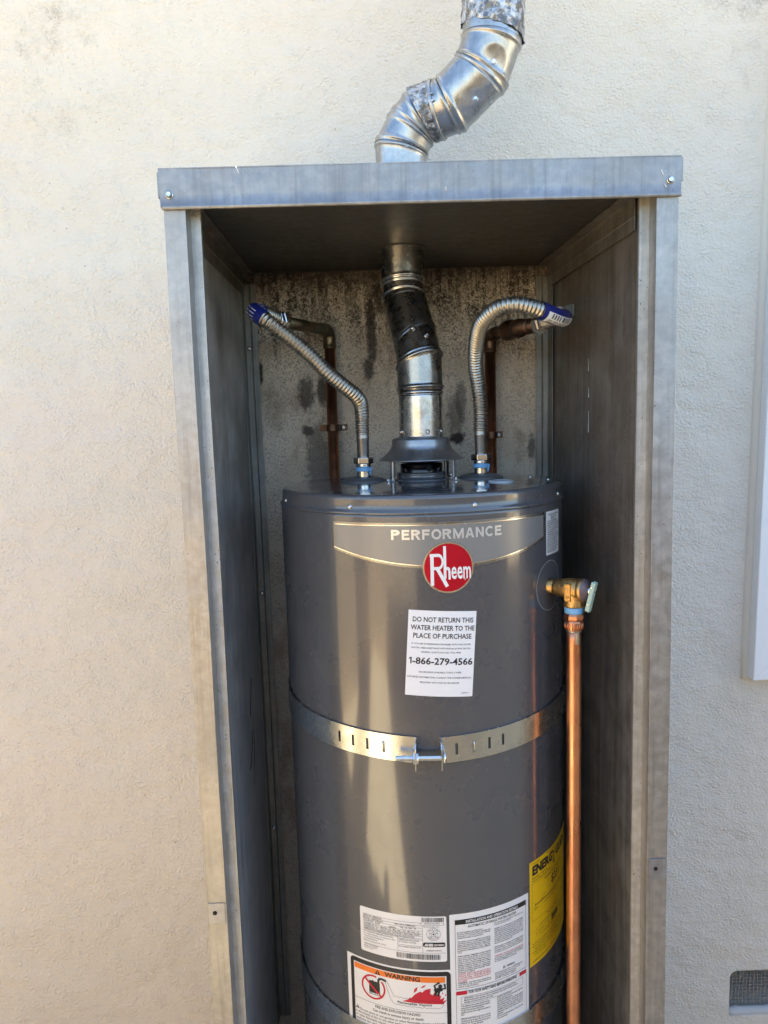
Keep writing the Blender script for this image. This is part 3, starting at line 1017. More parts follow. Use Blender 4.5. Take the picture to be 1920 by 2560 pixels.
# block capitals drawn with even strokes
def block(L, word, u, v, h, adv, tk, mat, layer, grp):
    for ch in word:
        w = adv * (0.80 if ch not in 'M' else 0.98)
        if ch in 'EF':
            w *= 0.86
        a = dict(mat=mat, layer=layer, grp=grp)
        st = lambda: L.rect(u, v, u + tk, v + h, mat, layer, grp)
        if ch in 'PR':
            st()
            L.rect(u + tk, v + h - tk, u + w * .5, v + h, mat, layer, grp)
            L.rect(u + tk, v + h * .44, u + w * .5, v + h * .44 + tk * .9, mat, layer, grp)
            rr = h * .28
            L.ring(u + w * .5, v + h * .72, rr - tk, rr, mat, layer, 14, -pi / 2, pi / 2, grp, (w * .5) / rr)
            if ch == 'R':
                L.poly([(u + w * .42, v + h * .44), (u + w * .72, v + h * .44), (u + w * 1.02, v), (u + w * .72, v)], mat, layer, grp)
        elif ch in 'EF':
            st()
            L.rect(u + tk, v + h - tk, u + w, v + h, mat, layer, grp)
            L.rect(u + tk, v + h * .42, u + w * .92, v + h * .42 + tk, mat, layer, grp)
            if ch == 'E':
                L.rect(u + tk, v, u + w * 1.03, v + tk, mat, layer, grp)
        elif ch in 'OC':
            rr = h * .52
            a0, a1 = (0, 2 * pi) if ch == 'O' else (radians(42), radians(318))
            L.ring(u + w * .53, v + h * .5, rr - tk, rr, mat, layer, 32, a0, a1, grp, (w * .56) / rr)
        elif ch == 'M':
            L.rect(u, v, u + tk * .9, v + h, mat, layer, grp)
            L.rect(u + w - tk * .9, v, u + w, v + h, mat, layer, grp)
            L.poly([(u + tk * .9, v + h), (u + tk * .9, v + h * .62), (u + w / 2 - tk * .45, v), (u + w / 2, v), (u + w / 2, v + h * .38)], mat, layer, grp)
            L.poly([(u + w - tk * .9, v + h), (u + w / 2, v + h * .38), (u + w / 2, v), (u + w / 2 + tk * .45, v), (u + w - tk * .9, v + h * .62)], mat, layer, grp)
        elif ch == 'N':
            st()
            L.rect(u + w - tk, v, u + w, v + h, mat, layer, grp)
            L.poly([(u + tk, v + h), (u + tk, v + h * .66), (u + w - tk, v), (u + w - tk, v + h * .34)], mat, layer, grp)
        elif ch == 'A':
            m_ = u + w * .5
            L.poly([(u - w * .03, v), (u + tk * .95, v), (m_ + tk * .02, v + h * .80), (m_ - tk * .6, v + h)], mat, layer, grp)
            L.poly([(u + w * 1.03, v), (m_ + tk * .6, v + h), (m_ - tk * .6, v + h), (m_ + tk * .0, v + h * .80), (u + w - tk * .95, v)], mat, layer, grp)
            L.rect(u + w * .24, v + h * .22, u + w * .76, v + h * .22 + tk * .85, mat, layer, grp)
        u += w + adv * 0.17
    return u
block(L, 'PERFORMANCE', -14.1 * DEG, -0.4758, 0.0152, 0.0165, 0.0034, NT('bright foil lettering').out((0.72, 0.72, 0.72), 0.3, 0.6), 2, 'lettering')
band = L.make('sheet', 'brand_band', wh)
L.make('print', 'band_border', band)
L.make('lettering', 'lettering', band)
L = Label(5.15, -0.5190)
L.disc(0, 0, 0.0386, SILVER, 4, 96, 'sheet')
L.disc(0, 0, 0.0362, LRED, 5, 96, 'print')
WL = dict(mat=WHITE, layer=6, grp='lettering')
# the badge's lettering: tall R with a long leg, then condensed letters
L.line([(-0.0245, 0.0170), (-0.0245, -0.0255)], 0.0050, **WL)
L.line([(-0.0268, 0.0192), (-0.0150, 0.0192)], 0.0046, **WL)
L.line([(-0.0225, -0.0005), (-0.0150, -0.0005)], 0.0046, **WL)
L.ring(-0.0150, 0.00935, 0.0076, 0.0122, WHITE, 6, 20, -pi / 2, pi / 2, 'lettering', 0.62)
L.line([(-0.0168, -0.0010), (-0.0028, -0.0275)], 0.0052, **WL)
L.line([(-0.0055, 0.0318), (-0.0055, -0.0150)], 0.0042, **WL)
L.text('h', -0.0076, -0.0170, 0.0265, WHITE, 6, 0.0105, 'l', 0.022, grp='lettering')
L.text('e', 0.0040, -0.0170, 0.0265, WHITE, 6, 0.0082, 'l', 0.018, grp='lettering')
L.text('e', 0.0130, -0.0170, 0.0265, WHITE, 6, 0.0082, 'l', 0.018, grp='lettering')
L.text('m', 0.0221, -0.0170, 0.0255, WHITE, 6, 0.0118, 'l', 0.018, grp='lettering')
L.text('®', 0.0235, -0.0200, 0.0028, WHITE, 6, grp='lettering')
badge = L.make('sheet', 'brand_badge', wh)
L.make('print', 'red_disc', badge)
L.make('lettering', 'lettering', badge)

# service notice
L = Label(2.02, -0.6512, -3.9)
W2, H2 = 0.0519, 0.0665
L.rrect(-W2, -H2, W2, H2, 0.0008, PAPER)
for t_, v, w in (('DO NOT RETURN THIS', 0.0490, 0.0925), ('WATER HEATER TO THE', 0.0365, 0.0975), ('PLACE OF PURCHASE', 0.0240, 0.0890)):
    L.text(t_, 0.0012, v, 0.0074, INK, 1, w, 'c', 0.017)
for t_, v, w in (('IF YOU ARE EXPERIENCING PROBLEMS WITH THIS WATER', 0.0138, 0.0905), ('HEATER, NEED ASSISTANCE WITH INSTALLATION, OR FOR', 0.0076, 0.0905), ('GENERAL QUESTIONS CALL TOLL FREE:', 0.0012, 0.061)):
    L.text(t_, 0, v, 0.0024, INKS, 1, w, 'c', 0.006)
L.text('-866-279-4566', 0.0492, -0.0165, 0.0100, INK, 1, 0.0920, 'r', 0.022)
L.poly([(-0.0460, -0.0165), (-0.0440, -0.0165), (-0.0440, -0.0063), (-0.0455, -0.0063), (-0.0486, -0.0084), (-0.0479, -0.0097), (-0.0460, -0.0086)], INK)
for t_, v, w in (('TECHNICIANS AVAILABLE 7 DAYS A WEEK', -0.0300, 0.066), ('FOR MORE INFORMATION, CONSULT THE OWNER\'S MANUAL', -0.0382, 0.098), ('PROVIDED WITH THE WATER HEATER', -0.0462, 0.060)):
    L.text(t_, 0, v, 0.0025, INKS, 1, w, 'c', 0.006)
L.text('AR0270-1', 0.046, -0.0615, 0.0018, INKS, 1, 0.012, 'r', 0.01)
lb = L.make('sheet', 'service_notice', wh)
L.make('print', 'lettering', lb)

# relief valve notice near the lid
L = Label(54.7, -0.4865)
L.rrect(-0.0265, -0.0355, 0.0265, 0.0355, 0.002, WHITE)
rows = ['TEMPERATURE - PRESSURE', 'RELIEF VALVE', 'IMPORTANT:', 'FOLLOW THE MAINTENANCE', 'PROCEDURES FOR THIS VALVE', 'INSPECT AND TEST THE VALVE', 'AT LEAST ONCE EACH YEAR', 'THE VALVE MAY OPEN WHEN', 'THE PRESSURE OR THE', 'TEMPERATURE IS TOO HIGH', 'HOT WATER MAY CAUSE BURNS', 'ALWAYS USE A DISCHARGE', 'PIPE TO A SAFE PLACE', 'DO NOT PLUG THE OUTLET', 'REPLACE THE VALVE IF IT', 'LEAKS OR DOES NOT CLOSE', 'READ THE MANUAL FIRST', 'BEFORE ANY SERVICE']
for i, t_ in enumerate(rows):
    L.text(t_, 0 if i < 3 else -0.0225, 0.0290 - i * 0.00355, 0.0022, INK, 1, 0.045 * min(1, len(t_) / 24), 'c' if i < 3 else 'l', 0.02)
lb = L.make('sheet', 'valve_notice', wh)
L.make('print', 'lettering', lb)

# rating plate
L = Label(-14.5, -1.1165)
W2, H2 = 0.0716, 0.0388
L.rrect(-W2, -H2, W2, H2, 0.003, WHITE)
x0 = -W2 + 0.006
rw = [('SERIAL NO.  M092501341', 0.0240), ('Model No.  XG40T06EC36U1', 0.0196), ('Input BTU/H   36,000', 0.0152), ('Gas PRESS. IN. W.C. - Manifold - 5.0   Max. Inlet - 10.5   Min. Inlet - 6.5', 0.0100),
      ('CSA/ANSI Z21.10.1 - CSA 4.1 2019 CATEGORY I NATURAL DRAFT', 0.0055), ('COMPLIES WITH JURISDICTIONS HAVING 10ng/J NOx REGULATIONS', 0.0010)]
wd_ = (0.033, 0.035, 0.030, 0.094, 0.096, 0.086)
for (t_, v), w in zip(rw, wd_):
    L.text(t_, x0, v, 0.0027, INK, 1, w, 'l', 0.008)
L.text('MFG. DATE  03MAR2025', x0 + 0.055, 0.0205, 0.0028, INK, 1, 0.033, 'l', 0.01)
L.text('Cap. U.S. Gals.  40', x0 + 0.063, 0.0160, 0.0028, INK, 1, 0.026, 'l', 0.01)
L.text('NATURAL', x0 + 0.045, 0.0138, 0.0026, INK, 1, 0.012, 'l', 0.01)
for i, t_ in enumerate(('MIN. CLEARANCE FOR COMBUSTIBLE CONSTRUCTION', '0 in. sides and back, 1 in. front, 6 in. flue', 'This unit may be installed on', 'combustible flooring', 'Maximum working pressure 150 psi')):
    L.text(t_, x0, -0.0035 - i * 0.0040, 0.0021, INKS, 1, 0.055 * len(t_) / 46, 'l', 0.01)
for i, t_ in enumerate(('Water Heater Division', 'Montgomery, Alabama', '36117, U.S.A.')):
    L.text(t_, x0, -0.0262 - i * 0.0032, 0.0019, INKS, 1, 0.026 * len(t_) / 21, 'l', 0.01)
L.text('CERTIFIED FOR INSTALLATIONS', x0 + 0.0605, -0.0050, 0.0021, INKS, 1, 0.033, 'l', 0.01)
L.text('UP TO 10,000 FT. ALTITUDE', x0 + 0.0605, -0.0085, 0.0021, INKS, 1, 0.028, 'l', 0.01)
L.text('MAX WORKING PRESSURE 150 PSI', x0 + 0.0605, -0.0165, 0.0021, INKS, 1, 0.035, 'l', 0.01)
lw = 0.0004
for v in (0.0275, 0.0231, 0.0187, 0.0136, 0.0090, 0.0045, 0.0003):
    L.rect(x0, v - lw / 2, x0 + 0.099, v + lw / 2, INK)
for v, a, b in ((-0.0018, 0.059, 0.099), (-0.0125, 0.059, 0.099), (-0.0238, 0.0, 0.135)):
    L.rect(x0 + a, v - lw / 2, x0 + b, v + lw / 2, INK)
L.rect(x0 + 0.059 - lw / 2, -0.0236, x0 + 0.059 + lw / 2, 0.0, INK)
L.rect(x0 + 0.099 - lw / 2, -0.0236, x0 + 0.099 + lw / 2, 0.0240, INK)
L.rect(x0 + 0.099, 0.0238, x0 + 0.135, 0.0242, INK)
L.text('Manufactured by or for', x0 + 0.101, 0.0205, 0.0018, INKS, 1, 0.025, 'l', 0.01)
rnd = random.Random(3)
def barcode(u0, u1, v0, v1):
    u = u0
    while u < u1:
        w = rnd.choice((0.0004, 0.0004, 0.0008, 0.0012))
        L.rect(u, v0, min(u + w, u1), v1, INK)
        u += w + rnd.choice((0.0004, 0.0006, 0.0009))
barcode(x0 + 0.0975, x0 + 0.1335, 0.0292, 0.0368)
L.text('0   20352 01341   4', x0 + 0.0955, 0.0258, 0.0022, INK, 1, 0.038, 'l', 0.01)
barcode(x0 + 0.0565, x0 + 0.127, -0.0352, -0.0262)
# star seal
cu, cv = x0 + 0.1165, 0.0085
L.ring(cu, cv, 0.0106, 0.0110, INK)
L.ring(cu, cv, 0.0066, 0.0069, INK)
star = [(cu + (0.0064 if k % 2 == 0 else 0.0026) * sin(2 * pi * k / 10), cv + (0.0064 if k % 2 == 0 else 0.0026) * cos(2 * pi * k / 10)) for k in range(11)]
L.line(star, 0.0005, INK)
L.disc(cu, cv, 0.0014, INK, 1, 16)
for word, a0, a1, flip in (('DESIGN', 150, 30, 1), ('CERTIFIED', 205, 335, -1)):
    for i, ch in enumerate(word):
        a = radians(a0 + (a1 - a0) * (i + .5) / len(word))
        rr = 0.0088
        L.text(ch, cu + (rr - 0.0010 * flip) * cos(a), cv + (rr - 0.0010 * flip) * sin(a), 0.0021, INK, 1, None, 'c', 0.015, rot=a - pi / 2 * flip)
L.rrect(x0 + 0.0995, -0.0135, x0 + 0.1350, -0.0055, 0.003, INK, 1, 'print')
L.text('AHRI', x0 + 0.1015, -0.0117, 0.0042, WHITE, 2, 0.0135, 'l', 0.05, 0.15)
L.text('CERTIFIED®', x0 + 0.1165, -0.0113, 0.0028, WHITE, 2, 0.0170, 'l', 0.03)
L.text('ASSEMBLED IN MEXICO', x0 + 0.1045, -0.0205, 0.0021, INK, 1, 0.025, 'l', 0.01)
lb = L.make('sheet', 'rating_plate', wh)
L.make('print', 'lettering', lb)

# flammable vapour warning
L = Label(-17.1, -1.2450)
W2, H2 = 0.0896, 0.0752
L.rrect(-W2, -H2, W2, H2, 0.001, WHITE)
e1, e2 = 0.0070, 0.0137
L.rrect(-W2 + e1, -H2 + e1, W2 - 0.0015, H2 - e1 + 0.004, 0.007, INK, 1, 'border')
L.rect(-W2 + e2, -H2 + e2, W2 - 0.0085, H2 - 0.0105, WHITE, 2, 'border')
L.rect(-W2 + e2 + 0.0013, H2 - 0.0215, W2 - 0.0105, H2 - 0.0118, ORANGE, 3, 'border')
tx = -0.0315
vb = H2 - 0.0205
L.poly([(tx - 0.0050, vb), (tx + 0.0050, vb), (tx, vb + 0.0082)], INK, 4)
L.text('!', tx, vb + 0.0010, 0.0048, ORANGE, 5, None, 'c', 0.04)
L.text('WARNING', -0.0195, vb + 0.0003, 0.0074, INK, 4, 0.0585, 'l', 0.035)
# no entry ring round a fuel can
cu, cv, R0 = -0.0400, H2 - 0.0455, 0.0215
L.poly([(cu - .0075, cv - .0135), (cu + .0118, cv - .0135), (cu + .0118, cv + .0095), (cu + .0095, cv + .0108), (cu - .0058, cv + .0108), (cu - .0075, cv + .0095)], INK, 3, 'pictogram')
L.rect(cu - .0015, cv + .0105, cu + .0005, cv + .0125, INK, 3, 'pictogram')
L.rect(cu - .0068, cv - .0128, cu + .0112, cv - .0090, INKS, 4, 'pictogram')
L.text('FLAMMABLES', cu - .0064, cv - .0122, 0.0026, WHITE, 6, 0.0172, 'l', 0.03, grp='pictogram')
sp_ = [(cu + .0095, cv + .0100), (cu + .0097, cv + .0150), (cu + .0115, cv + .0178), (cu + .0150, cv + .0188), (cu + .0200, cv + .0178), (cu + .0225, cv + .0166)]
L.line(sp_, 0.0036, INK, 5, 'pictogram')
L.ring(cu, cv, R0 - 0.0030, R0, RED, 4, 60, radians(72), radians(395), 'pictogram')
L.ring(cu, cv, R0 - 0.0030, R0, RED, 4, 6, radians(35), radians(42), 'pictogram')
L.line([(cu - .0150, cv + .0135), (cu + .0145, cv - .0140)], 0.0034, RED, 5, 'pictogram')
# vapour trail drawn as scallops
def scal(p, q, n, amp, side, w=0.00045):
    for k in range(n):
        a = (p[0] + (q[0] - p[0]) * k / n, p[1] + (q[1] - p[1]) * k / n)
        b = (p[0] + (q[0] - p[0]) * (k + 1) / n, p[1] + (q[1] - p[1]) * (k + 1) / n)
        dx, dy = b[0] - a[0], b[1] - a[1]
        ll = sqrt(dx * dx + dy * dy)
        nx_, ny_ = -dy / ll * side, dx / ll * side
        L.line([(a[0] + dx * t_ + nx_ * amp * sin(pi * t_), a[1] + dy * t_ + ny_ * amp * sin(pi * t_)) for t_ in (0, .2, .4, .6, .8, 1)], w, INK, 3, 'pictogram')
ex, ey = cu + .0235, cv + .0160
scal((ex, ey + .001), (ex + .0120, ey - .0230), 7, .0012, 1)
scal((ex - .0010, ey - .002), (ex + .0070, ey - .0280), 7, .0012, -1)
scal((ex + .0120, ey - .0230), (ex + .0870, ey - .0262), 9, .0016, 1)
scal((ex + .0070, ey - .0280), (ex + .0120, ey - .0345), 2, .0012, -1)
scal((ex + .0120, ey - .0345), (ex + .0870, ey - .0360), 9, .0016, -1)
L.ring(ex + .0870, ey - .0311, 0.00465, 0.0051, INK, 3, 16, -pi / 2, pi / 2, 'pictogram')
L.text('Flammable Vapors', ex + .0180, ey - .0330, 0.0040, INK, 3, 0.0560, 'l', 0.02, grp='pictogram')
# flames
fx, fy = 0.0090, H2 - 0.0580
fl_ = [(0, 0), (.010, .0045), (.013, .0085), (.015, .0075), (.022, .0155), (.030, .0205), (.033, .0190), (.038, .0240), (.047, .0265), (.0455, .0175), (.050, .0150), (.0535, .0215), (.0575, .0130), (.060, .0165), (.0630, .0125), (.0615, .0075), (.0690, .0110), (.066, .0040), (.0725, .0065), (.0665, -.0010)]
L.poly([(fx + a, fy + b) for a, b in fl_], RED, 3, 'pictogram')
for q in ([(.019, .0165), (.021, .0245), (.026, .0285), (.0245, .0215)], [(.030, .0265), (.035, .0310), (.040, .0320), (.035, .0275)], [(.064, .0165), (.066, .0205), (.0665, .0165)], [(.0685, .0140), (.071, .0175), (.071, .0130)]):
    L.poly([(fx + a, fy + b) for a, b in q], RED, 3, 'pictogram')
# falling figure
px_, py_ = fx + .0545, fy + .0215
L.disc(px_ + .0075, py_ + .0095, 0.0032, INK, 6, 24, 'pictogram')
for pts, w in (([(px_ - .0005, py_ + .0010), (px_ + .0090, py_ + .0045)], .0075), ([(px_ + .0005, py_ + .0035), (px_ - .0020, py_ + .0100), (px_ + .0040, py_ + .0145)], .0026), ([(px_ + .0090, py_ + .0045), (px_ + .0155, py_ + .0050), (px_ + .0148, py_ + .0105)], .0026),
              ([(px_ + .0015, py_ - .0005), (px_ - .0010, py_ - .0065)], .0034), ([(px_ + .0055, py_ - .0010), (px_ + .0035, py_ - .0075)], .0034)):
    L.line(pts, w, INK, 5, 'pictogram')
L.disc(px_ + .0052, py_ + .0150, 0.0017, INK, 6, 12, 'pictogram')
L.disc(px_ + .0145, py_ + .0118, 0.0018, INK, 6, 12, 'pictogram')
# text block
L.rect(-W2 + e2, H2 - 0.0745, W2 - 0.0085, H2 - 0.0740, INK, 3)
L.text('FIRE AND EXPLOSION HAZARD', 0.0005, H2 - 0.0812, 0.0046, INK, 3, 0.0760, 'c', 0.014)
L.text('Can result in serious injury or death', 0.0005, H2 - 0.0884, 0.0044, INK, 3, 0.0850, 'c', 0.014)
ty_ = H2 - 0.0945
L.poly([(-W2 + e2 + .001, ty_), (-W2 + e2 + .0085, ty_), (-W2 + e2 + .0047, ty_ + .0068)], INK, 3)
L.text('!', -W2 + e2 + .0047, ty_ + .0008, 0.0040, WHITE, 4, None, 'c', 0.04)
for i, (t_, w) in enumerate((('Do not store or use gasoline or other flammable vapors and liquids', 0.144), ('in the vicinity of this or any other appliance. Storage of or use of gasoline', 0.152), ('or other flammable vapors or liquids in the vicinity of this', 0.120), ('appliance can result in serious injury or death.', 0.098))):
    L.text(t_, -W2 + e2 + (0.0095 if i == 0 else 0.0010), H2 - 0.0955 - i * 0.0058, 0.0040, INK, 3, w, 'l', 0.006)
lb = L.make('sheet', 'warning_label', wh)
L.make('border', 'border', lb)
L.make('pictogram', 'pictogram', lb)
L.make('print', 'lettering', lb)

# installation and operation sheet
L = Label(19.5, -1.1980)
W2, H2 = 0.0725, 0.1222
L.rrect(-W2, -H2, W2, H2, 0.002, WHITE)
a0, a1 = -W2 + 0.0085, W2 - 0.0060
L.frame(a0, H2 - 0.1300, a1, H2 - 0.0100, 0.0006, INK, 1)
L.rect(a0, H2 - 0.0182, a1, H2 - 0.0100, INK, 2)
L.text('INSTALLATION AND OPERATION DETAILS', 0.001, H2 - 0.0163, 0.0045, WHITE, 3, 0.094, 'c', 0.022)
L.text('AUTOMATIC STORAGE WATER HEATER', 0.001, H2 - 0.0252, 0.0043, INK, 2, 0.088, 'c', 0.010)
c1 = [('For Safe Installation and Operation -', INK), 'Read and follow water heater warnings and', 'instructions.  If owner\'s manual is missing', 'contact the retailer or manufacturer.', '', 'This appliance must be installed in accordance', 'with local codes or, in the absence of local', 'codes, the National Fuel Gas Code, ANSI', 'Z223.1/NFPA 54 or the CSA B149.1, Natural Gas', 'and Propane Installation Code.  Not for', 'installation in Manufactured Home (Mobile', 'Home).', '', ('Water Leakage - Regardless of the material', INK), 'from which a water heater is constructed, it', 'will at some time leak, due to the corrosive', 'action of water. The water heater must not be', 'located in an area where leakage will result in', 'damage to adjacent area or lower floors. When', 'such area cannot be avoided, it is recommend-', 'ed that a suitable catch pan, adequately', 'drained, be installed under the water heater.', 'See Use and Care Manual.', ('CAUTION - Hotter water increases the risk of', RED), ('scald injury. Refer to Scald Danger information', RED), ('on this water heater.  See Use and Care Manual', RED), ('for instructions before changing the tempera-', RED), ('ture setting.', RED), ('WARNING - Any thermostat setting above', INK), '125°F (52°C) may cause severe burns and', 'consume energy unnecessarily.']
L.para(c1, a0 + 0.0035, H2 - 0.0330, 0.0023, 0.00312, INKS, 0.0555, 2, 0.012)
c2 = ['For operation at outlet water temperature not', 'in excess of 160°F (71°C).', '', 'Suitable for combination water (potable)', 'heating and space heating and not suitable for', 'space heating applications only. Do not connect', 'this heater to any heating system or compo-', 'nents that have previously been used with a', 'non potable water heating appliance. Do not', 'introduce toxic chemicals, such as those used', 'for boiler treatment, into the water in the', 'attached space heating lines.', '', 'Water heater is equipped with a single-use gas', 'shut-off device.  If service is required, the', 'complete control valve must be replaced.', 'Contact your local service technician.', '', ('WARNING:  The water heater must be braced,', RED), 'anchored, or strapped to avoid falling or', 'moving during an earthquake.  See instructions', 'for correct installation procedures.']
L.para(c2, a0 + 0.0665, H2 - 0.0290, 0.0023, 0.00320, INKS, 0.0570, 2, 0.012)
L.poly([(a0 + .081, H2 - .1120), (a0 + .0865, H2 - .1120), (a0 + .08375, H2 - .1070)], INK, 2)
L.poly([(a0 + .0824, H2 - .1114), (a0 + .0851, H2 - .1114), (a0 + .08375, H2 - .1090)], WHITE, 3)
L.text('WARNING:', a0 + 0.089, H2 - 0.1115, 0.0032, INK, 2, 0.016, 'l', 0.02)
for i, (t_, w) in enumerate((('Cancer and Reproductive Harm - www.P65Warnings.ca.gov', .056), ('This product is made to meet one or more of the', .050), ('following patents. Other patents pending:', .042), ('5,374,960  5,924,390  6,142,216', .040))):
    L.text(t_, a0 + 0.0665, H2 - 0.1165 - i * .0033, 0.0023, INKS, 2, w, 'l', 0.012)
v2 = H2 - 0.1335
L.rect(a0, v2 - 0.0065, a0 + 0.018, v2, RED, 2)
L.rect(a1 - 0.0155, v2 - 0.0065, a1, v2, RED, 2)
L.text('FOR YOUR SAFETY READ BEFORE OPERATING', 0.001, v2 - 0.0055, 0.0046, INK, 2, 0.088, 'c', 0.025)
L.frame(a0, -H2 + 0.006, a1, v2, 0.0005, INK, 1)
L.frame(a0 + 0.008, v2 - 0.0235, a1 - 0.008, v2 - 0.0100, 0.0004, INK, 2)
for i, (t_, w) in enumerate((('WARNING:  If you do not follow these instructions and the Use & Care', .094), ('Manual instructions exactly, a fire or explosion may result causing property', .098), ('damage, personal injury or loss of life.', .050))):
    L.text(t_, a0 + 0.0130, v2 - 0.0140 - i * .0036, 0.0026, INK, 2, w, 'l', 0.014)
c3 = ['This appliance has a pilot which is lit by a', 'piezo-electric spark gas ignition system.', 'Do NOT open the lower door of this', 'appliance and try to light the pilot by', 'hand.', '', 'BEFORE LIGHTING smell all around the', 'appliance area for gas. Be sure to smell', 'next to the floor because some gas is', 'heavier than air and will settle.']
L.para(c3, a0 + 0.0075, v2 - 0.0275, 0.0026, 0.0038, INK, 0.0500, 2, 0.014)
c4 = ['supplier\'s instructions.', 'If you cannot reach your gas supplier,', 'call the fire department.', 'Use only your hand to turn the gas control', 'knob. Never use tools.  If the knob will not', 'turn by hand, don\'t try to repair it, call a', 'qualified service technician.  Force or', 'attempted repair may result in a fire or', 'explosion.', 'Do not use this appliance if any part has', 'been under water.']
L.para(c4, a0 + 0.0700, v2 - 0.0265, 0.0026, 0.0038, INK, 0.0520, 2, 0.014)
lb = L.make('sheet', 'instruction_label', wh)
L.make('print', 'lettering', lb)

# yellow energy label
L = Label(54.5, -1.1200)
W2, H2 = 0.0770, 0.0933
L.rrect(-W2, -H2, W2, H2, 0.001, YELLOW)
b0 = -W2 + 0.006
L.text('U.S. Government', b0, H2 - 0.0055, 0.0022, INK, 1, 0.020, 'l', 0.01)
L.text('Federal law prohibits removal of this label before consumer purchase.', b0 + 0.045, H2 - 0.0055, 0.0020, INK, 1, 0.085, 'l', 0.01)
L.text('ENERG', b0 + 0.001, H2 - 0.0245, 0.0150, INK, 1, 0.0640, 'l', 0.055)
L.text('GUIDE', b0 + 0.0785, H2 - 0.0245, 0.0150, INK, 1, 0.0560, 'l', 0.055)
yx = b0 + 0.0705
L.line([(yx - .0055, H2 - .0090), (yx, H2 - .0170)], 0.0030, INK, 1)
L.line([(yx + .0055, H2 - .0090), (yx, H2 - .0170), (yx, H2 - .0290)], 0.0030, INK, 1)
L.poly([(yx - .0050, H2 - .0285), (yx + .0050, H2 - .0285), (yx, H2 - .0350)], INK, 1)
for i, (t_, w) in enumerate((('Water Heater - Natural Gas', .045), ('Tank Size (Storage Capacity): 38 gallons', .060))):
    L.text(t_, b0, H2 - 0.0320 - i * .0050, 0.0029, INK, 1, w, 'l', 0.012)
L.frame(b0, -H2 + 0.0800, W2 - 0.006, H2 - 0.0400, 0.0004, INK, 1)
L.text('Estimated Yearly Energy Cost', b0 + 0.036, H2 - 0.0465, 0.0040, INK, 1, 0.072, 'l', 0.010)
L.text('$231', b0 + 0.0600, H2 - 0.0650, 0.0140, INK, 1, 0.034, 'l', 0.02)
L.rect(b0 + 0.0080, H2 - 0.0805, W2 - 0.0150, H2 - 0.0788, INK, 1)
L.rect(b0 + 0.0080, H2 - 0.0835, b0 + 0.0088, H2 - 0.0765, INK, 1)
L.rect(b0 + 0.0705, H2 - 0.0795, b0 + 0.0713, H2 - 0.0700, INK, 1)
L.text('$175', b0 + 0.0060, H2 - 0.0885, 0.0034, INK, 1, 0.009, 'l', 0.012)
L.text('Cost Range of Similar Models', b0 + 0.0340, H2 - 0.0870, 0.0026, INK, 1, 0.050, 'l', 0.012)
L.line([(b0 + .022, H2 - .0770), (b0 + .030, H2 - .0755), (b0 + .034, H2 - .0715), (b0 + .038, H2 - .0722)], 0.0006, INK, 1)
L.text('First Hour Rating', b0 + 0.0450, H2 - 0.1140, 0.0036, INK, 1, 0.040, 'l', 0.012)
L.text('(How much hot water you get in the first hour of use)', b0 + 0.0200, H2 - 0.1215, 0.0025, INK, 1, 0.078, 'l', 0.012)
L.frame(b0 + 0.010, H2 - 0.1345, b0 + 0.120, H2 - 0.1245, 0.0004, INK, 1)
L.text('very small', b0 + 0.016, H2 - 0.1310, 0.0028, INK, 1, 0.016, 'l', 0.012)
L.text('low', b0 + 0.045, H2 - 0.1310, 0.0028, INK, 1, 0.006, 'l', 0.012)
L.rect(b0 + 0.037, H2 - 0.1345, b0 + 0.0374, H2 - 0.1245, INK, 1)
L.rect(b0 + 0.060, H2 - 0.1345, b0 + 0.087, H2 - 0.1245, INK, 2)
L.text('medium', b0 + 0.063, H2 - 0.1312, 0.0034, YELLOW, 3, 0.020, 'l', 0.012)
L.text('high', b0 + 0.098, H2 - 0.1310, 0.0028, INK, 1, 0.009, 'l', 0.012)
L.text('This model 70 gallons (medium usage)', b0 + 0.022, H2 - 0.1395, 0.0024, INK, 1, 0.060, 'l', 0.012)
for i, t_ in enumerate(('Your cost will depend on your utility rates and use.', 'Cost range based only on models of similar capacity fueled by', 'natural gas with a medium first hour rating.', 'Estimated energy cost based on a national average natural gas cost', 'of $1.21 per therm.', '', 'Estimated yearly energy use: 191 therms.')):
    if t_:
        L.text(t_, b0 + 0.0060, H2 - 0.1490 - i * .0052, 0.0026, INK, 1, 0.118 * len(t_) / 66, 'l', 0.012)
        if i in (0, 1, 3, 6):
            L.disc(b0 + 0.0022, H2 - 0.1480 - i * .0052, 0.0011, INK, 1, 12)
lb = L.make('sheet', 'energy_label', wh)
L.make('print', 'lettering', lb)

# grey cover disc round the relief valve
L = Label(51.2, -0.5720)
L.ring(0, 0, 0.0120, 0.0410, RUBBER, 1, 72, 0, 2 * pi, 'sheet')
L.ring(0, 0, 0.0402, 0.0413, SEALW, 2, 72, 0, 2 * pi, 'rim')
L.disc(0, 0, 0.0125, BLACK, 0, 32, 'hole')
vp = L.make('sheet', 'valve_cover', wh)
L.make('hole', 'valve_hole', vp)
L.make('rim', 'cover_rim', vp)

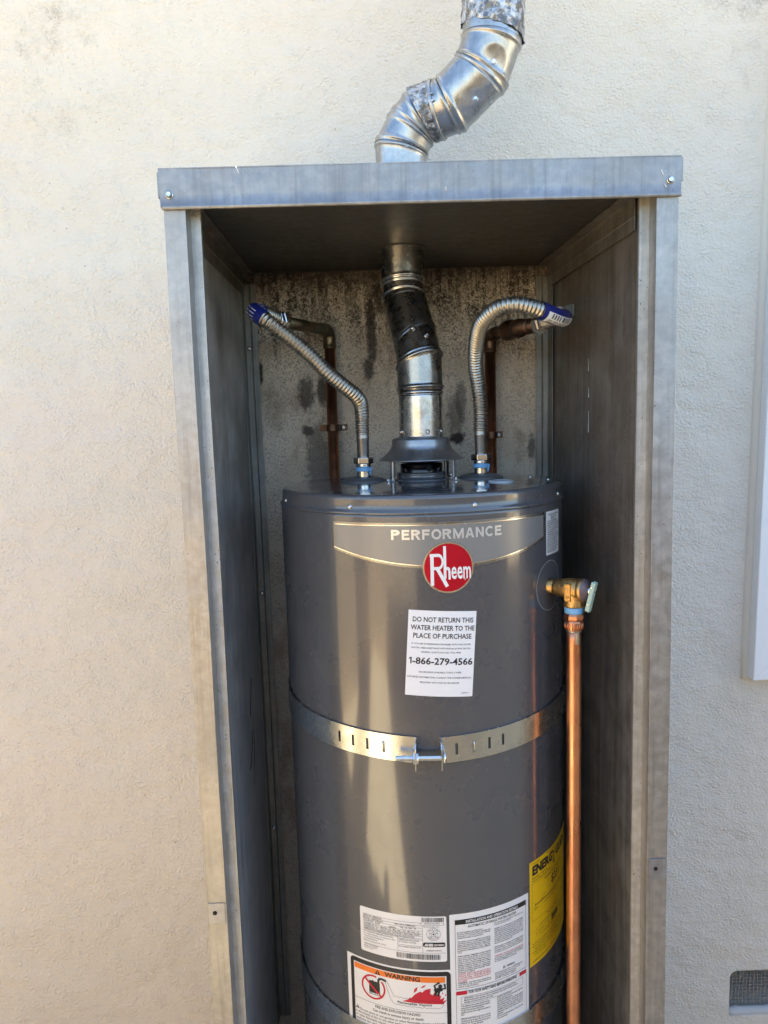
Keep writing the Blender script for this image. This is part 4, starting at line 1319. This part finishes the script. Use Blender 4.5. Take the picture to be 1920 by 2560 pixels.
# ================================================================== SEISMIC STRAPS
def strap(th0, th1, zc, hh, slope, name, slots, parent, R=HR + 0.0022, n=80):
    """strap round the jacket with punched slots"""
    ths = [th0 + (th1 - th0) * k / n for k in range(n + 1)]
    for a in slots:
        ths += [a - 0.48, a + 0.48]
    ths = sorted(set(ths))
    def edge_ok(a, b):
        m_ = (a + b) / 2
        return any(abs(m_ - q) < 0.48 for q in slots)
    # drop grid lines that fall inside a slot
    ths = [a for a in ths if not any(abs(a - q) < 0.46 for q in slots)]
    vr = [-hh, -hh * 0.43, hh * 0.43, hh]
    mb = MB()
    def P(a, v, r):
        t = radians(a)
        return (HX + r * sin(t), HY - r * cos(t), zc + slope * abs(a if -200 < a < 200 else 75) + v)
    for a, b in zip(ths, ths[1:]):
        for j in range(3):
            if j == 1 and edge_ok(a, b):
                continue
            mb.add([P(a, vr[j], R), P(b, vr[j], R), P(b, vr[j + 1], R), P(a, vr[j + 1], R)], [(0, 1, 2, 3)], 0, True)
    o = build(name, mb, STRAPM, parent)
    me = o.data
    bm = bmesh.new()
    bm.from_mesh(me)
    bmesh.ops.remove_doubles(bm, verts=bm.verts, dist=1e-5)
    bmesh.ops.recalc_face_normals(bm, faces=bm.faces)
    bm.to_mesh(me)
    bm.free()
    sm = o.modifiers.new('thick', 'SOLIDIFY')
    sm.thickness = 0.0016
    sm.offset = 0
    es = o.modifiers.new('split', 'EDGE_SPLIT')
    es.split_angle = radians(30)
    return o
st = thing('tank_strap', 'shiny slotted zinc strap bolted round the middle of the grey water heater', 'strap', (HX, HY, -0.8025), 'straps round the water heater')
strap(-150, -7.2, -0.8025, 0.0207, 0.00020, 'strap_half', (-36.7, -30.8, -25.0, -18.9), st)
strap(0.85, 150, -0.8025, 0.0207, 0.00020, 'strap_half', (6.7, 12.9, 18.8, 24.3), st)
# pressed tongues in some slots
for a in (-18.9, 12.9):
    t = radians(a)
    zc = -0.8025 + 0.0002 * abs(a)
    mb = MB()
    pts = [(HX + (HR + 0.0028 + 0.0026 * sin(pi * k / 8)) * sin(t), HY - (HR + 0.0028 + 0.0026 * sin(pi * k / 8)) * cos(t), zc - 0.0085 + 0.017 * k / 8) for k in range(9)]
    mb.tube(pts, 0.0012, 8)
    build('slot_tongue', mb, STRAPM, st)
def ear(a, sgn):
    t = radians(a)
    dx, dy = sin(t), -cos(t)
    tx, ty = cos(t), sin(t)
    mb = MB()
    rows = []
    zc = -0.8025
    for out, dz, hh in ((0.0012, 0, 0.0205), (0.0040, 0.0, 0.0205), (0.0085, 0.0, 0.0200), (0.019, -0.003, 0.0200), (0.0225, -0.005, 0.0175), (0.0238, -0.006, 0.012)):
        bend = max(0.0, 0.004 - out) * 0.5
        rows.append([(HX + (HR + 0.001 + out) * dx + sgn * bend * tx, HY + (HR + 0.001 + out) * dy + sgn * bend * ty, zc + dz + v * hh) for v in (-1, -0.5, 0, 0.5, 1)])
    mb.rings(rows, 0, True, False)
    o = build('strap_ear', mb, STRAPM, st)
    sm = o.modifiers.new('thick', 'SOLIDIFY')
    sm.thickness = 0.0018
    es = o.modifiers.new('split', 'EDGE_SPLIT')
    es.split_angle = radians(40)
ear(-7.1, -1)
ear(0.8, 1)
# tightening bolt
t = radians(-3.2)
ax = Vector((cos(t), sin(t), 0))
c0 = Vector((HX + (HR + 0.0145) * sin(t), HY - (HR + 0.0145) * cos(t), -0.8085))
mb = MB()
mb.lathe([(0.0001, -0.0500), (0.0036, -0.0500), (0.0043, -0.0492)] + [(0.0047 if k % 2 else 0.0039, -0.0488 + k * 0.00055) for k in range(125)] + [(0.0043, 0.0203), (0.0043, 0.0215), (0.0060, 0.0216), (0.0060, 0.0228), (0.0098, 0.0230), (0.0092, 0.0252), (0.0065, 0.0272), (0.0001, 0.0272)], c0, ax, 24)
build('bolt', mb, ZINC, st)
mb = MB()
mb.lathe([(0.0040, -0.0240), (0.0084, -0.0240), (0.0092, -0.0232), (0.0092, -0.0172), (0.0084, -0.0165), (0.0040, -0.0165)], c0, ax, 6, 0, False)
build('nut', mb, ZINC, st)
mb = MB()
mb.lathe([(0.0040, -0.0164), (0.0105, -0.0164), (0.0105, -0.0152), (0.0040, -0.0152)], c0, ax, 28)
build('washer', mb, ZINC, st)
st2 = thing('tank_strap', 'lower zinc strap round the grey water heater, near the bottom of the photo', 'strap', (HX, HY, -1.306), 'straps round the water heater')
strap(-150, -3.5, -1.306, 0.0207, 0.0, 'strap_half', (-31, -25), st2)
strap(3.5, 150, -1.306, 0.0207, 0.0, 'strap_half', (9.5, 15.5), st2)

# ================================================================== RELIEF VALVE AND DISCHARGE PIPE
va = radians(51.0)
vd = Vector((sin(va), -cos(va), 0))
v0 = Vector((HX + HR * sin(va), HY - HR * cos(va), -0.5735))
rv = thing('relief_valve', 'brass relief valve with pale green test lever on the heater side', 'valve', tuple(v0))
mb = MB()
prof = [(0.0118, -0.004), (0.0118, 0.0075), (0.0110, 0.0085), (0.0108, 0.0100), (0.0128, 0.0112), (0.0140, 0.0150), (0.0145, 0.0215), (0.0150, 0.0225), (0.0150, 0.0250), (0.0162, 0.0275), (0.0172, 0.0350), (0.0175, 0.0500), (0.0170, 0.0520), (0.0180, 0.0526), (0.0182, 0.0590), (0.0172, 0.0600), (0.0100, 0.0600)]
mb.lathe(prof, v0, vd, 64)
o1 = v0 + vd * 0.0425
mb.lathe([(0.0160, 0.008), (0.0156, -0.012), (0.0158, -0.0200), (0.0164, -0.0240), (0.0166, -0.0268), (0.0150, -0.0282), (0.0110, -0.0282)], o1, (0, 0, 1), 56)
build('body', mb, BRASS, rv)
# cast plate with arrow, on the side turned to the yard
sd = Vector((-vd.y * -1, vd.x * -1, 0))
if sd.y > 0:
    sd = -sd
fr_ = v0 + vd * 0.0395
mb = MB()
def bx_(mb, ca, cz, ha, hz, d0, d1, m=0):
    vs_ = []
    for dd in (d0, d1):
        for sa, sz in ((-1, -1), (1, -1), (1, 1), (-1, 1)):
            vs_.append(fr_ + vd * (ca + sa * ha) + sd * dd + Vector((0, 0, cz + sz * hz)))
    mb.add(vs_, [(0, 3, 2, 1), (4, 5, 6, 7), (0, 1, 5, 4), (1, 2, 6, 5), (2, 3, 7, 6), (3, 0, 4, 7)], m)
bx_(mb, 0, -0.003, 0.0050, 0.0140, 0.010, 0.0182)
for a in ((-0.0042, -0.003, 0.0006, 0.0132), (0.0042, -0.003, 0.0006, 0.0132), (0, 0.0098, 0.0046, 0.0006), (0, -0.0158, 0.0046, 0.0006), (0, -0.003, 0.0011, 0.0085)):
    bx_(mb, *a, 0.0180, 0.0189)
for k in range(6):
    bx_(mb, 0, -0.0130 + k * 0.0007, 0.0004 + k * 0.0005, 0.0004, 0.0180, 0.0189)
build('flow_arrow', mb, BRASS, rv, 0.0003)
mb = MB()
mb.lathe([(0.0175, 0.0585), (0.0185, 0.0595), (0.0180, 0.0610), (0.0090, 0.0672), (0.0060, 0.0680), (0.0001, 0.0680)], v0, vd, 48)
dial = build('tag_plate', mb, TAGM, rv)
mb = MB()
mb.lathe([(0.0062, 0.0675), (0.0068, 0.0690), (0.0060, 0.0715), (0.0030, 0.0720), (0.0028, 0.0770), (0.0001, 0.0772)], v0, vd, 24)
build('stem', mb, CHROME, rv)
# folded lever
lc = v0 + vd * 0.0765
ld = (Vector((0, 0, -1)) - vd * 0.22 + sd * 0.05).normalized()
ln = (vd + ld * (-vd.dot(ld))).normalized()
ls = ln.cross(ld).normalized()
if ls.dot(sd) < 0:
    ls = -ls
mb = MB()
rows = []
LW = 0.0062
for k, (t_, wv) in enumerate([(-0.0145, 0.6), (-0.0135, 0.85), (-0.0115, 1), (0.0, 1), (0.01, 1), (0.022, 1), (0.0315, 1), (0.0335, .85), (0.0345, 0.6)]):
    row = []
    for du, dn in ((-1, -0.0058), (-1, -0.001), (-0.85, 0.0004), (0, 0.0006), (0.85, 0.0004), (1, -0.001), (1, -0.0058)):
        row.append(lc + ld * t_ + ls * (LW * wv * du) + ln * dn)
    rows.append(row)
mb.rings(rows, 0, False, False)
lv = build('lever', mb, LEVER, rv, 0.0)
sm = lv.modifiers.new('thick', 'SOLIDIFY')
sm.thickness = 0.0012
for t_ in (-0.006, 0.0215):
    mb = MB()
    mb.tube([lc + ld * t_ - ls * 0.0078 + ln * -0.003, lc + ld * t_ + ls * 0.0080 + ln * -0.003], 0.0013, 10)
    build('lever_pin', mb, ZINC, rv)
# thread tape
mb = MB()
mb.lathe([(0.0128, -0.0275), (0.0148, -0.0284), (0.0152, -0.0310), (0.0146, -0.0345), (0.0150, -0.0372), (0.0138, -0.0385), (0.012, -0.0385)], o1, (0, 0, 1), 40)
build('thread_tape', mb, BLUET, rv)
dp = thing('discharge_pipe', 'shiny new copper pipe dropping from the brass relief valve', 'pipe', (o1.x, o1.y, -1.699))
mb = MB()
mb.lathe([(0.0120, -0.0375), (0.0142, -0.0385), (0.0160, -0.0420), (0.0163, -0.0470), (0.0150, -0.0500), (0.0128, -0.0510)], o1, (0, 0, 1), 8, 0, False)
mb.lathe([(0.0130, -0.0495), (0.0142, -0.0510), (0.0145, -0.0560), (0.0140, -0.0640), (0.0136, -0.0660), (0.0114, -0.0668)], o1, (0, 0, 1), 40)
for k in range(22):
    a = 2 * pi * k / 22
    mb.tube([o1 + Vector((0.0143 * cos(a), 0.0143 * sin(a), -0.0535)), o1 + Vector((0.0142 * cos(a), 0.0142 * sin(a), -0.0640))], 0.0008, 6)
build('adapter', mb, COPPER, dp)
mb = MB()
pts = [(o1.x + 0.0003 * sin(k * .21), o1.y, o1.z - 0.060 - (o1.z - 0.060 + 1.690) * k / 40) for k in range(41)]
mb.tube(pts, 0.0116, 40)
build('pipe', mb, COPPER, dp)
mb = MB()
rows = []
for k in range(9):
    z = o1.z - 0.0650 - 0.0225 * k / 8
    hw = 0.28 + 0.20 * abs(k / 8 - 0.35) + (0.8 if k < 1 else 0)
    rows.append([(o1.x + (0.0118 + 0.0009 * sin(pi * j / 8)) * sin(0.35 + hw * (j / 4 - 1)), o1.y - (0.0118 + 0.0009 * sin(pi * j / 8)) * cos(0.35 + hw * (j / 4 - 1)), z) for j in range(9)])
mb.rings(rows, 0, True, False)
mb.lathe([(0.0117, -0.0690), (0.0124, -0.0680), (0.0134, -0.0665), (0.0126, -0.0655)], o1, (0, 0, 1), 40)
build('solder_run', mb, SOLDER, dp)

# ================================================================== BRAIDED WATER HOSES AND OLD COPPER
def hose(name, label, path, nip, sleeve, endnut):
    """corrugated flexible connector: nipple, nut, crimp sleeve, corrugated tube, printed sleeve and end nut"""
    x, y = nip
    z0 = lidz(x, y)
    root = thing(name, label, 'hose', (x, y, z0), 'flexible hoses on top of the water heater')
    mb = MB()
    mb.lathe([(0.0128, z0 - 0.002), (0.0128, z0 + 0.0215)], (x, y, 0), segs=40)
    build('nipple', mb, CHROME, root)
    mb = MB()
    tp = [(0.0130, z0 + 0.0175)]
    for k in range(4):
        tp += [(0.0137 + 0.0006 * (k % 2), z0 + 0.0180 + 0.0018 * k), (0.0144, z0 + 0.0189 + 0.0018 * k)]
    tp += [(0.0130, z0 + 0.0252)]
    mb.lathe(tp, (x, y, 0), segs=40)
    mb.tube([(x + 0.0125 + 0.0008 * sin(k), y - 0.006, z0 + 0.024 - k * 0.0022) for k in range(7)], lambda i: 0.0016 + 0.0004 * sin(i * 2), 8)
    build('thread_tape', mb, BLUET, root)
    mb = MB()
    mb.lathe([(0.0120, z0 + 0.0250), (0.0138, z0 + 0.0252), (0.0138, z0 + 0.0310), (0.0135, z0 + 0.0315)], (x, y, 0), segs=40)
    mb.lathe([(0.0120, z0 + 0.0312), (0.0172, z0 + 0.0314), (0.0180, z0 + 0.0328), (0.0180, z0 + 0.0412), (0.0170, z0 + 0.0428), (0.0140, z0 + 0.0432), (0.0100, z0 + 0.0434)], (x, y, 0), (0, 0, 1), 6, 0, False)
    build('nut', mb, CHROME, root, 0.0008)
    pth = spline(path, 0.001)
    # lower plain end of the connector
    mb = MB()
    zt = path[0][2]
    mb.lathe([(0.0102, z0 + 0.043), (0.0108, z0 + 0.0445), (0.0110, zt - 0.008), (0.0116, zt - 0.007), (0.0116, zt - 0.004), (0.0110, zt - 0.003), (0.0114, zt + 0.002)], (x, y, 0), segs=40)
    build('end_tube', mb, STEEL, root)
    mb = MB()
    def rad(i):
        t = (i * 0.001) / 0.0062
        k = 0.5 + 0.5 * cos(2 * pi * t)
        return 0.0106 + 0.0028 * k
    mb.tube(pth, rad, 36, 0, True)
    build('corrugated_tube', mb, STEEL, root)
    # printed sleeve: blue film with white bands of small print
    a, b = int(len(pth) * sleeve[0]), int(len(pth) * sleeve[1])
    seg = pth[a:b:3]
    mb = MB()
    n = len(seg)
    T = [(seg[min(i + 1, n - 1)] - seg[max(i - 1, 0)]).normalized() for i in range(n)]
    u = sleeve[2]
    rings = []
    S = 48
    for i in range(n):
        u = (u - T[i] * u.dot(T[i])).normalized()
        w = T[i].cross(u)
        rings.append([seg[i] + (u * cos(2 * pi * j / S) + w * sin(2 * pi * j / S)) * 0.0139 for j in range(S)])
    mb.rings(rings)
    rnd = random.Random(5)
    nb = len(mb.f)
    sl_ = build('printed_sleeve', mb, [BLUE], root)
    mb2 = MB()
    def strip(j0, j1, i0, i1, m, dr=0.0003):
        pr = []
        for i in range(i0, i1 + 1):
            row = []
            k = max(2, int((j1 - j0) * 3))
            for q in range(k + 1):
                j = j0 + (j1 - j0) * q / k
                f = j % S
                A = rings[i][int(f) % S]
                B = rings[i][(int(f) + 1) % S]
                p = A.lerp(B, f - int(f))
                row.append(p + (p - seg[i]).normalized() * dr)
            pr.append(row)
        mb2.rings(pr, m, True, False)
    if sleeve[3] == 'panel':
        strip(-6, 5, 3, n - 3, 0)
        strip(3.0, 4.3, 5, int(n * .55), 1, 0.0006)
        for j in (1.6, 0.5):
            i = 5
            while i < n * 0.75:
                q = rnd.randint(1, 4)
                strip(j, j + 0.5, i, i + q, 1, 0.0006)
                i += q + 1
        i = 6
        while i < n * 0.62:
            q = rnd.choice((1, 1, 2))
            strip(-5.2, -1.0, i, i + q, 1, 0.0006)
            i += q + rnd.choice((1, 1, 2))
        for j in (6.5, 7.8, 9.1, 10.4, 11.7, 13):
            i = 4
            while i < n - 4:
                q = rnd.randint(1, 4)
                strip(j, j + 0.45, i, min(i + q, n - 3), 0, 0.0006)
                i += q + 1
    else:
        for j in range(0, 40, 3):
            i = 4
            while i < n - 4:
                q = rnd.randint(2, 5)
                strip(j, j + 0.7, i, min(i + q, n - 3), 0)
                i += q + 1
    build('sleeve_print', mb2, [PAPER, INKS], sl_)
    # union nut where the hose meets the old pipe
    c, ax = endnut
    mb = MB()
    mb.lathe([(0.0100, -0.016), (0.0150, -0.0155), (0.0152, -0.006), (0.0175, -0.0055), (0.0182, -0.004), (0.0182, 0.008), (0.0172, 0.0098), (0.0110, 0.0100)], c, ax, 6, 0, False)
    mb.lathe([(0.0118, -0.020), (0.0122, -0.0195), (0.0122, -0.012)], c, ax, 32)
    build('union_nut', mb, CHROME, root, 0.0008)
    return root

lp = [(-0.0966, 0.2505, -0.322), (-0.0966, 0.2503, -0.305), (-0.0962, 0.249, -0.289), (-0.0985, 0.238, -0.2655), (-0.106, 0.224, -0.2535), (-0.1212, 0.210, -0.2405), (-0.1508, 0.192, -0.2158), (-0.1778, 0.180, -0.187), (-0.2082, 0.170, -0.1604),
      (-0.2368, 0.165, -0.1377), (-0.2490, 0.167, -0.1285), (-0.2610, 0.175, -0.1195), (-0.2690, 0.190, -0.1115), (-0.2680, 0.208, -0.1080), (-0.2610, 0.222, -0.1083), (-0.2510, 0.242, -0.1105), (-0.2428, 0.260, -0.1130)]
cdir = Vector((-0.1669 + 0.2316, 0.46 - 0.29, -0.1134 + 0.1164)).normalized()
hose('flexible_hose', 'ribbed steel water hose running down diagonally from the left old pipe', lp, (-0.0966, 0.2505), (0.715, 0.885, Vector((0, 0, 1)), 'rows'), (Vector((-0.2370, 0.275, -0.1146)), cdir))
rp = [(0.1150, 0.2505, -0.322), (0.1156, 0.2505, -0.295), (0.1148, 0.250, -0.2716), (0.1102, 0.240, -0.2389), (0.1036, 0.220, -0.2077), (0.1005, 0.190, -0.1787), (0.1011, 0.150, -0.1528), (0.109, 0.120, -0.1395), (0.1245, 0.097, -0.1300),
      (0.1481, 0.087, -0.1272), (0.1757, 0.091, -0.1322), (0.1960, 0.103, -0.1375), (0.2148, 0.120, -0.1415), (0.2310, 0.143, -0.1415), (0.2440, 0.172, -0.1380), (0.2495, 0.200, -0.1340), (0.2490, 0.228, -0.1318), (0.2460, 0.250, -0.1312), (0.2406, 0.280, -0.1308)]
rdir = Vector((0.1773 - 0.2406, 0.46 - 0.28, -0.1302 + 0.1308)).normalized()
hose('flexible_hose', 'ribbed steel water hose arching up beside the flue to the right old pipe', rp, (0.1150, 0.2505), (0.622, 0.835, Vector((-0.10, -0.78, -0.62)), 'panel'), (Vector((0.2352, 0.295, -0.1307)), rdir))

def old_pipe(name, label, elbow, end, zbot, patina, big):
    ex, ey, ez = elbow
    root = thing(name, label, 'pipe', (ex, ey, zbot), 'old copper pipes on the back wall')
    mb = MB()
    mb.tube([(ex, ey, zbot), (ex, ey, ez - 0.024)], 0.0112, 32)
    build('riser', mb, COPOLD, root)
    d = (Vector(end) - Vector(elbow)).normalized()
    e = Vector(elbow)
    pts = [e + Vector((0, 0, -0.034)), e + Vector((0, 0, -0.024))]
    for k in range(1, 10):
        t = k / 10
        p = (e + Vector((0, 0, -0.020))) * (1 - t) ** 2 + e * 2 * t * (1 - t) + (e + d * 0.020) * t * t
        pts.append(p)
    pts += [e + d * 0.024, e + d * 0.030]
    mb = MB()
    mb.tube(pts, lambda i: 0.0134 if i in (0, len(pts) - 1) else 0.0128, 36)
    mb.lathe([(0.0125, -0.0365), (0.0140, -0.0355), (0.0140, -0.0338), (0.0125, -0.0325)], e, (0, 0, 1), 36)
    build('elbow', mb, patina, root)
    mb = MB()
    mb.tube([e + d * 0.028, Vector(end)], 0.0112, 32)
    build('branch', mb, patina, root)
    if big:
        L_ = (Vector(end) - e).length
        mb = MB()
        mb.lathe([(0.0115, 0.052), (0.0140, 0.053), (0.0150, 0.060), (0.0190, 0.066), (0.0200, 0.072), (0.0200, 0.086), (0.0170, 0.092), (0.0165, 0.108), (0.0180, 0.109), (0.0180, 0.118), (0.0150, 0.120), (0.0145, 0.150), (0.0110, 0.151)], e, d, 40)
        build('union', mb, BROWNP, root)
    return root
cl = old_pipe('copper_pipe', 'old brown copper pipe with greened elbow, behind the diagonal hose', (-0.1610, 0.472, -0.1100), (-0.2316, 0.288, -0.1162), -1.5, PATINA, False)
cr = old_pipe('copper_pipe', 'old brown copper pipe behind the arching hose, right of the flue', (0.1700, 0.472, -0.1270), (0.2340, 0.300, -0.1305), -1.5, BROWNP, True)
for ex, z, par, s in ((-0.1610, -0.3085, cl, 1), (0.1700, -0.3335, cr, 1)):
    mb = MB()
    y0 = D - 0.0035
    pr = [(ex - 0.030, y0), (ex - 0.014, y0)]
    pr += [(ex - 0.0128 * cos(pi * k / 10), 0.472 - 0.0128 * sin(pi * k / 10)) for k in range(11)]
    pr += [(ex + 0.014, y0), (ex + 0.030, y0)]
    mb.sheet(pr, [z - 0.0068, z + 0.0068], 0.0012)
    cp = build('pipe_clamp', mb, BROWNP, par)
    mb = MB()
    screw(mb, (ex + 0.0215, y0 - 0.001, z), (0, -1, 0), 0.0042, 0, False)
    build('screw', mb, ZINC, par)
# bracket end sticking out past the right hose
mb = MB()
mb.sheet([(0.236, 0.262), (0.262, 0.250), (0.275, 0.222)], [-0.128, -0.124, -0.112, -0.108], 0.0018)
build('stay_bracket', mb, TRIM, cr, 0.0004)

# ================================================================== FLUE
def pipe_section(A, B, nA, nB, r, prof, name, mat, parent, segs=72, dents=(), u0=None, rings_n=22):
    """round pipe from plane (A,nA) to plane (B,nB); prof(s, 1-s in metres) gives radius change"""
    A, B = Vector(A), Vector(B)
    d = (B - A).normalized()
    Ltot = (B - A).length
    nA, nB = Vector(nA).normalized(), Vector(nB).normalized()
    u = (Vector((1, 0, 0)) - d * d.x).normalized()
    w = d.cross(u)
    ts = sorted(set([0, .0015, .003, .0045, .006, .0075, .009] + [Ltot - q for q in (0, .0015, .003, .0045, .006, .0075, .009)] + [.009 + (Ltot - .018) * k / rings_n for k in range(rings_n + 1)])) if Ltot > 0.02 else [Ltot * k / 12 for k in range(13)]
    rings = []
    for t in ts:
        row = []
        f = t / Ltot
        rr = r + prof(t, Ltot - t)
        for j in range(segs):
            a = 2 * pi * j / segs
            rad = u * cos(a) + w * sin(a)
            pa = A + rad * r
            ta = -(pa - A).dot(nA) / d.dot(nA)
            pb = B + rad * r
            tb = -(pb - B).dot(nB) / d.dot(nB)
            s0 = ta
            s1 = Ltot + tb
            p = A + rad * rr + d * (s0 + (s1 - s0) * f)
            for dc, dr, dd in dents:
                q = (p - Vector(dc)).length
                if q < dr * 1.3:
                    k = max(0.0, 1 - (q / dr) ** 1.5) if q < dr else 0
                    p = p - rad * dd * k
            wv = 0.0005 * noise.noise((p.x * 25, p.y * 25, p.z * 25))
            p = p + rad * wv
            row.append(p)
        rings.append(row)
    mb = MB()
    mb.rings(rings)
    return build(name, mb, mat, parent)

def bead(h=0.0022, w=0.0045, pos=0.0045, ends=(1, 1)):
    def f(a, b):
        v = 0.0
        if ends[0]:
            v += h * math.exp(-((a - pos) / w * 1.9) ** 2)
        if ends[1]:
            v += h * math.exp(-((b - pos) / w * 1.9) ** 2)
        return v
    return f
def run(pts):
    P = [Vector(p) for p in pts]
    N = []
    for i in range(len(P)):
        a = (P[i] - P[i - 1]).normalized() if i else None
        b = (P[i + 1] - P[i]).normalized() if i < len(P) - 1 else None
        N.append(((a or b) + (b or a)).normalized())
    return P, N

# inside: hood to ceiling
fi = thing('flue_pipe', 'shiny jointed flue pipe rising from the draft hood to the cabinet ceiling', 'flue pipe', (DX, DY, -0.327))
P, N = run([(DX + 0.001, DY, -0.3285), (DX + 0.001, DY, -0.2465), (DX + 0.0005, 0.2515, -0.192), (0.0030, 0.274, -0.152), (-0.0120, 0.321, -0.078), (-0.0142, 0.330, -0.0465), (-0.0142, 0.330, 0.030)])
N[2] = (N[2] + Vector((-0.22, 0.10, 0))).normalized()
N[3] = (N[3] + Vector((-0.42, 0.05, 0))).normalized()
N[4] = (N[4] + Vector((0.10, 0, 0))).normalized()
for i in range(len(P) - 1):
    long_ = (P[i + 1] - P[i]).length
    r = 0.0394 if i != 0 else 0.0388
    pr = bead(0.0030, 0.004, 0.0045, (i not in (0,), i not in (len(P) - 2,)))
    if i == 2:
        pr = bead(0.0012, 0.003, 0.003, (1, 1))
    if i == 3:
        pr = bead(0.0008, 0.003, 0.003, (1, 0))
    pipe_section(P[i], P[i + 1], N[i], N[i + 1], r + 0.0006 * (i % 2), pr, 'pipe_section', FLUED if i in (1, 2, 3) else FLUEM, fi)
for p, ax in (((-0.0022, 0.2925, -0.0370), (0.3, -0.95, 0)), ((-0.0025, 0.2350, -0.1385), (0.1, -0.85, 0.5)), ((0.0165, 0.2125, -0.3195), (0.2, -0.98, 0)), ((-0.0275, 0.2345, -0.3190), (-.9, -.43, 0)), ((0.0425, 0.2330, -0.3190), (.9, -.43, 0)), ((0.0200, 0.2220, -0.1545), (.3, -.9, .3))):
    mb = MB()
    screw(mb, p, ax, 0.0036)
    build('screw', mb, ZINC, fi)

# outside: roof to eave
fo = thing('flue_pipe', 'galvanized flue elbows with foil tape, above the cabinet roof', 'flue pipe', (-0.0115, 0.33, 0.055))
P, N = run([(-0.0115, 0.330, 0.052), (-0.0112, 0.330, 0.1900), (0.0085, 0.3255, 0.2245), (0.0265, 0.320, 0.2425), (0.0760, 0.302, 0.2520), (0.1305, 0.286, 0.2975), (0.1488, 0.280, 0.3480), (0.1545, 0.279, 0.46), (0.1560, 0.279, 0.95)])
# sections: straight, elbow gores, offset piece, elbow gores, straight
spec = [(0.0462, (0, 1)), (0.0470, (1, 1)), (0.0468, (1, 1)), (0.0478, (0, 1)), (0.0500, (1, 1)), (0.0506, (1, 1)), (0.0512, (0, 0)), (0.0512, (0, 0))]
secs = []
for i in range(len(P) - 1):
    dents = []
    if i == 5:
        dents = [((0.1440, 0.2320, 0.2935), 0.027, 0.0060)]
    if i == 4:
        dents = [((0.1120, 0.2390, 0.2360), 0.024, 0.004)]
    secs.append(pipe_section(P[i], P[i + 1], N[i], N[i + 1], spec[i][0], bead(0.0026, 0.005, 0.005, spec[i][1]), 'pipe_section', FLUEO, fo, 80, dents))
# foil tape wraps
def wrap(A, B, nA, nB, r, amp, seed, name='foil_tape'):
    A, B = Vector(A), Vector(B)
    d = (B - A).normalized()
    u = (Vector((1, 0, 0)) - d * d.x).normalized()
    w = d.cross(u)
    rings = []
    Lt = (B - A).length
    for i in range(29):
        row = []
        for j in range(110):
            a = 2 * pi * j / 110
            rad = u * cos(a) + w * sin(a)
            ta = -(rad * r).dot(nA) / d.dot(nA)
            tb = -(rad * r).dot(nB) / d.dot(nB)
            ragA = 0.004 * noise.noise((cos(a) * 5, sin(a) * 5, seed)) * (1 - i / 28)
            ragB = 0.003 * noise.noise((cos(a) * 6, sin(a) * 6, seed + 5)) * (i / 28)
            p = A + d * (ta + (Lt + tb - ta) * i / 28 + ragA + ragB)
            q = p + rad * r
            h = abs(noise.noise(q * 60 + Vector((seed, 0, 0)))) * 1.1 + 0.6 * abs(noise.noise(q * 150))
            row.append(q + rad * amp * (h - 0.25))
        rings.append(row)
    mb = MB()
    mb.rings(rings)
    return build(name, mb, TAPE, fo)
q0 = P[3].lerp(P[4], 0.02)
q1 = P[3].lerp(P[4], 0.52)
wrap(q0, q1, N[3], (P[4] - P[3]).normalized(), 0.0494, 0.0030, 2.0)
wrap((0.1500, 0.2800, 0.358), (0.1562, 0.279, 0.62), (0.30, -0.1, 1), (0, 0, 1), 0.0528, 0.0045, 8.0)
# crimp band and tabs next to the tape
d4 = (P[4] - P[3]).normalized()
mb = MB()
mb.lathe([(0.0486, -0.004), (0.0512, -0.003), (0.0518, -0.0005), (0.0508, 0.002), (0.0490, 0.003)], q1 + d4 * 0.003, d4, 80)
build('crimp_ring', mb, FLUEO, fo)
for a in (-0.9, -0.35, 0.5):
    u = (Vector((1, 0, 0)) - d4 * d4.x).normalized()
    w = d4.cross(u)
    rad = (u * sin(a + .4) * 0.9 + Vector((0, -1, 0)) * cos(a)).normalized()
    rad = (rad - d4 * rad.dot(d4)).normalized()
    c = q1 + rad * 0.0495 + d4 * 0.001
    tn = d4.cross(rad)
    mb = MB()
    vs_ = []
    for s_ in (0, 1):
        for e0, e1 in ((-1, -1), (1, -1), (1, 1), (-1, 1)):
            vs_.append(c + d4 * (0.0035 + e0 * 0.0055) + tn * e1 * 0.0016 + rad * (0.0008 + 0.0018 * s_))
    mb.add(vs_, [(0, 3, 2, 1), (4, 5, 6, 7), (0, 1, 5, 4), (1, 2, 6, 5), (2, 3, 7, 6), (3, 0, 4, 7)])
    build('crimp_tab', mb, FLUEO, fo, 0.0005)
for p, ax, r in (((0.1430, 0.2330, 0.2915), (-.1, -1, -.15), 0.0042), ((0.1125, 0.2385, 0.2360), (-.2, -1, 0), 0.0038), ((-0.0030, 0.2840, 0.178), (.1, -1, 0), 0.0020), ((0.0040, 0.2810, 0.238), (-.4, -.9, 0), 0.0018), ((-0.0040, 0.2860, 0.226), (-.4, -.9, 0), 0.0018), ((0.0690, 0.2560, 0.2720), (-.3, -.9, .3), 0.0018), ((0.0760, 0.2580, 0.2860), (-.3, -.9, .3), 0.0018)):
    mb = MB()
    screw(mb, p, ax, r)
    build('rivet', mb, ZINC if r > 0.003 else FLUEO, fo)
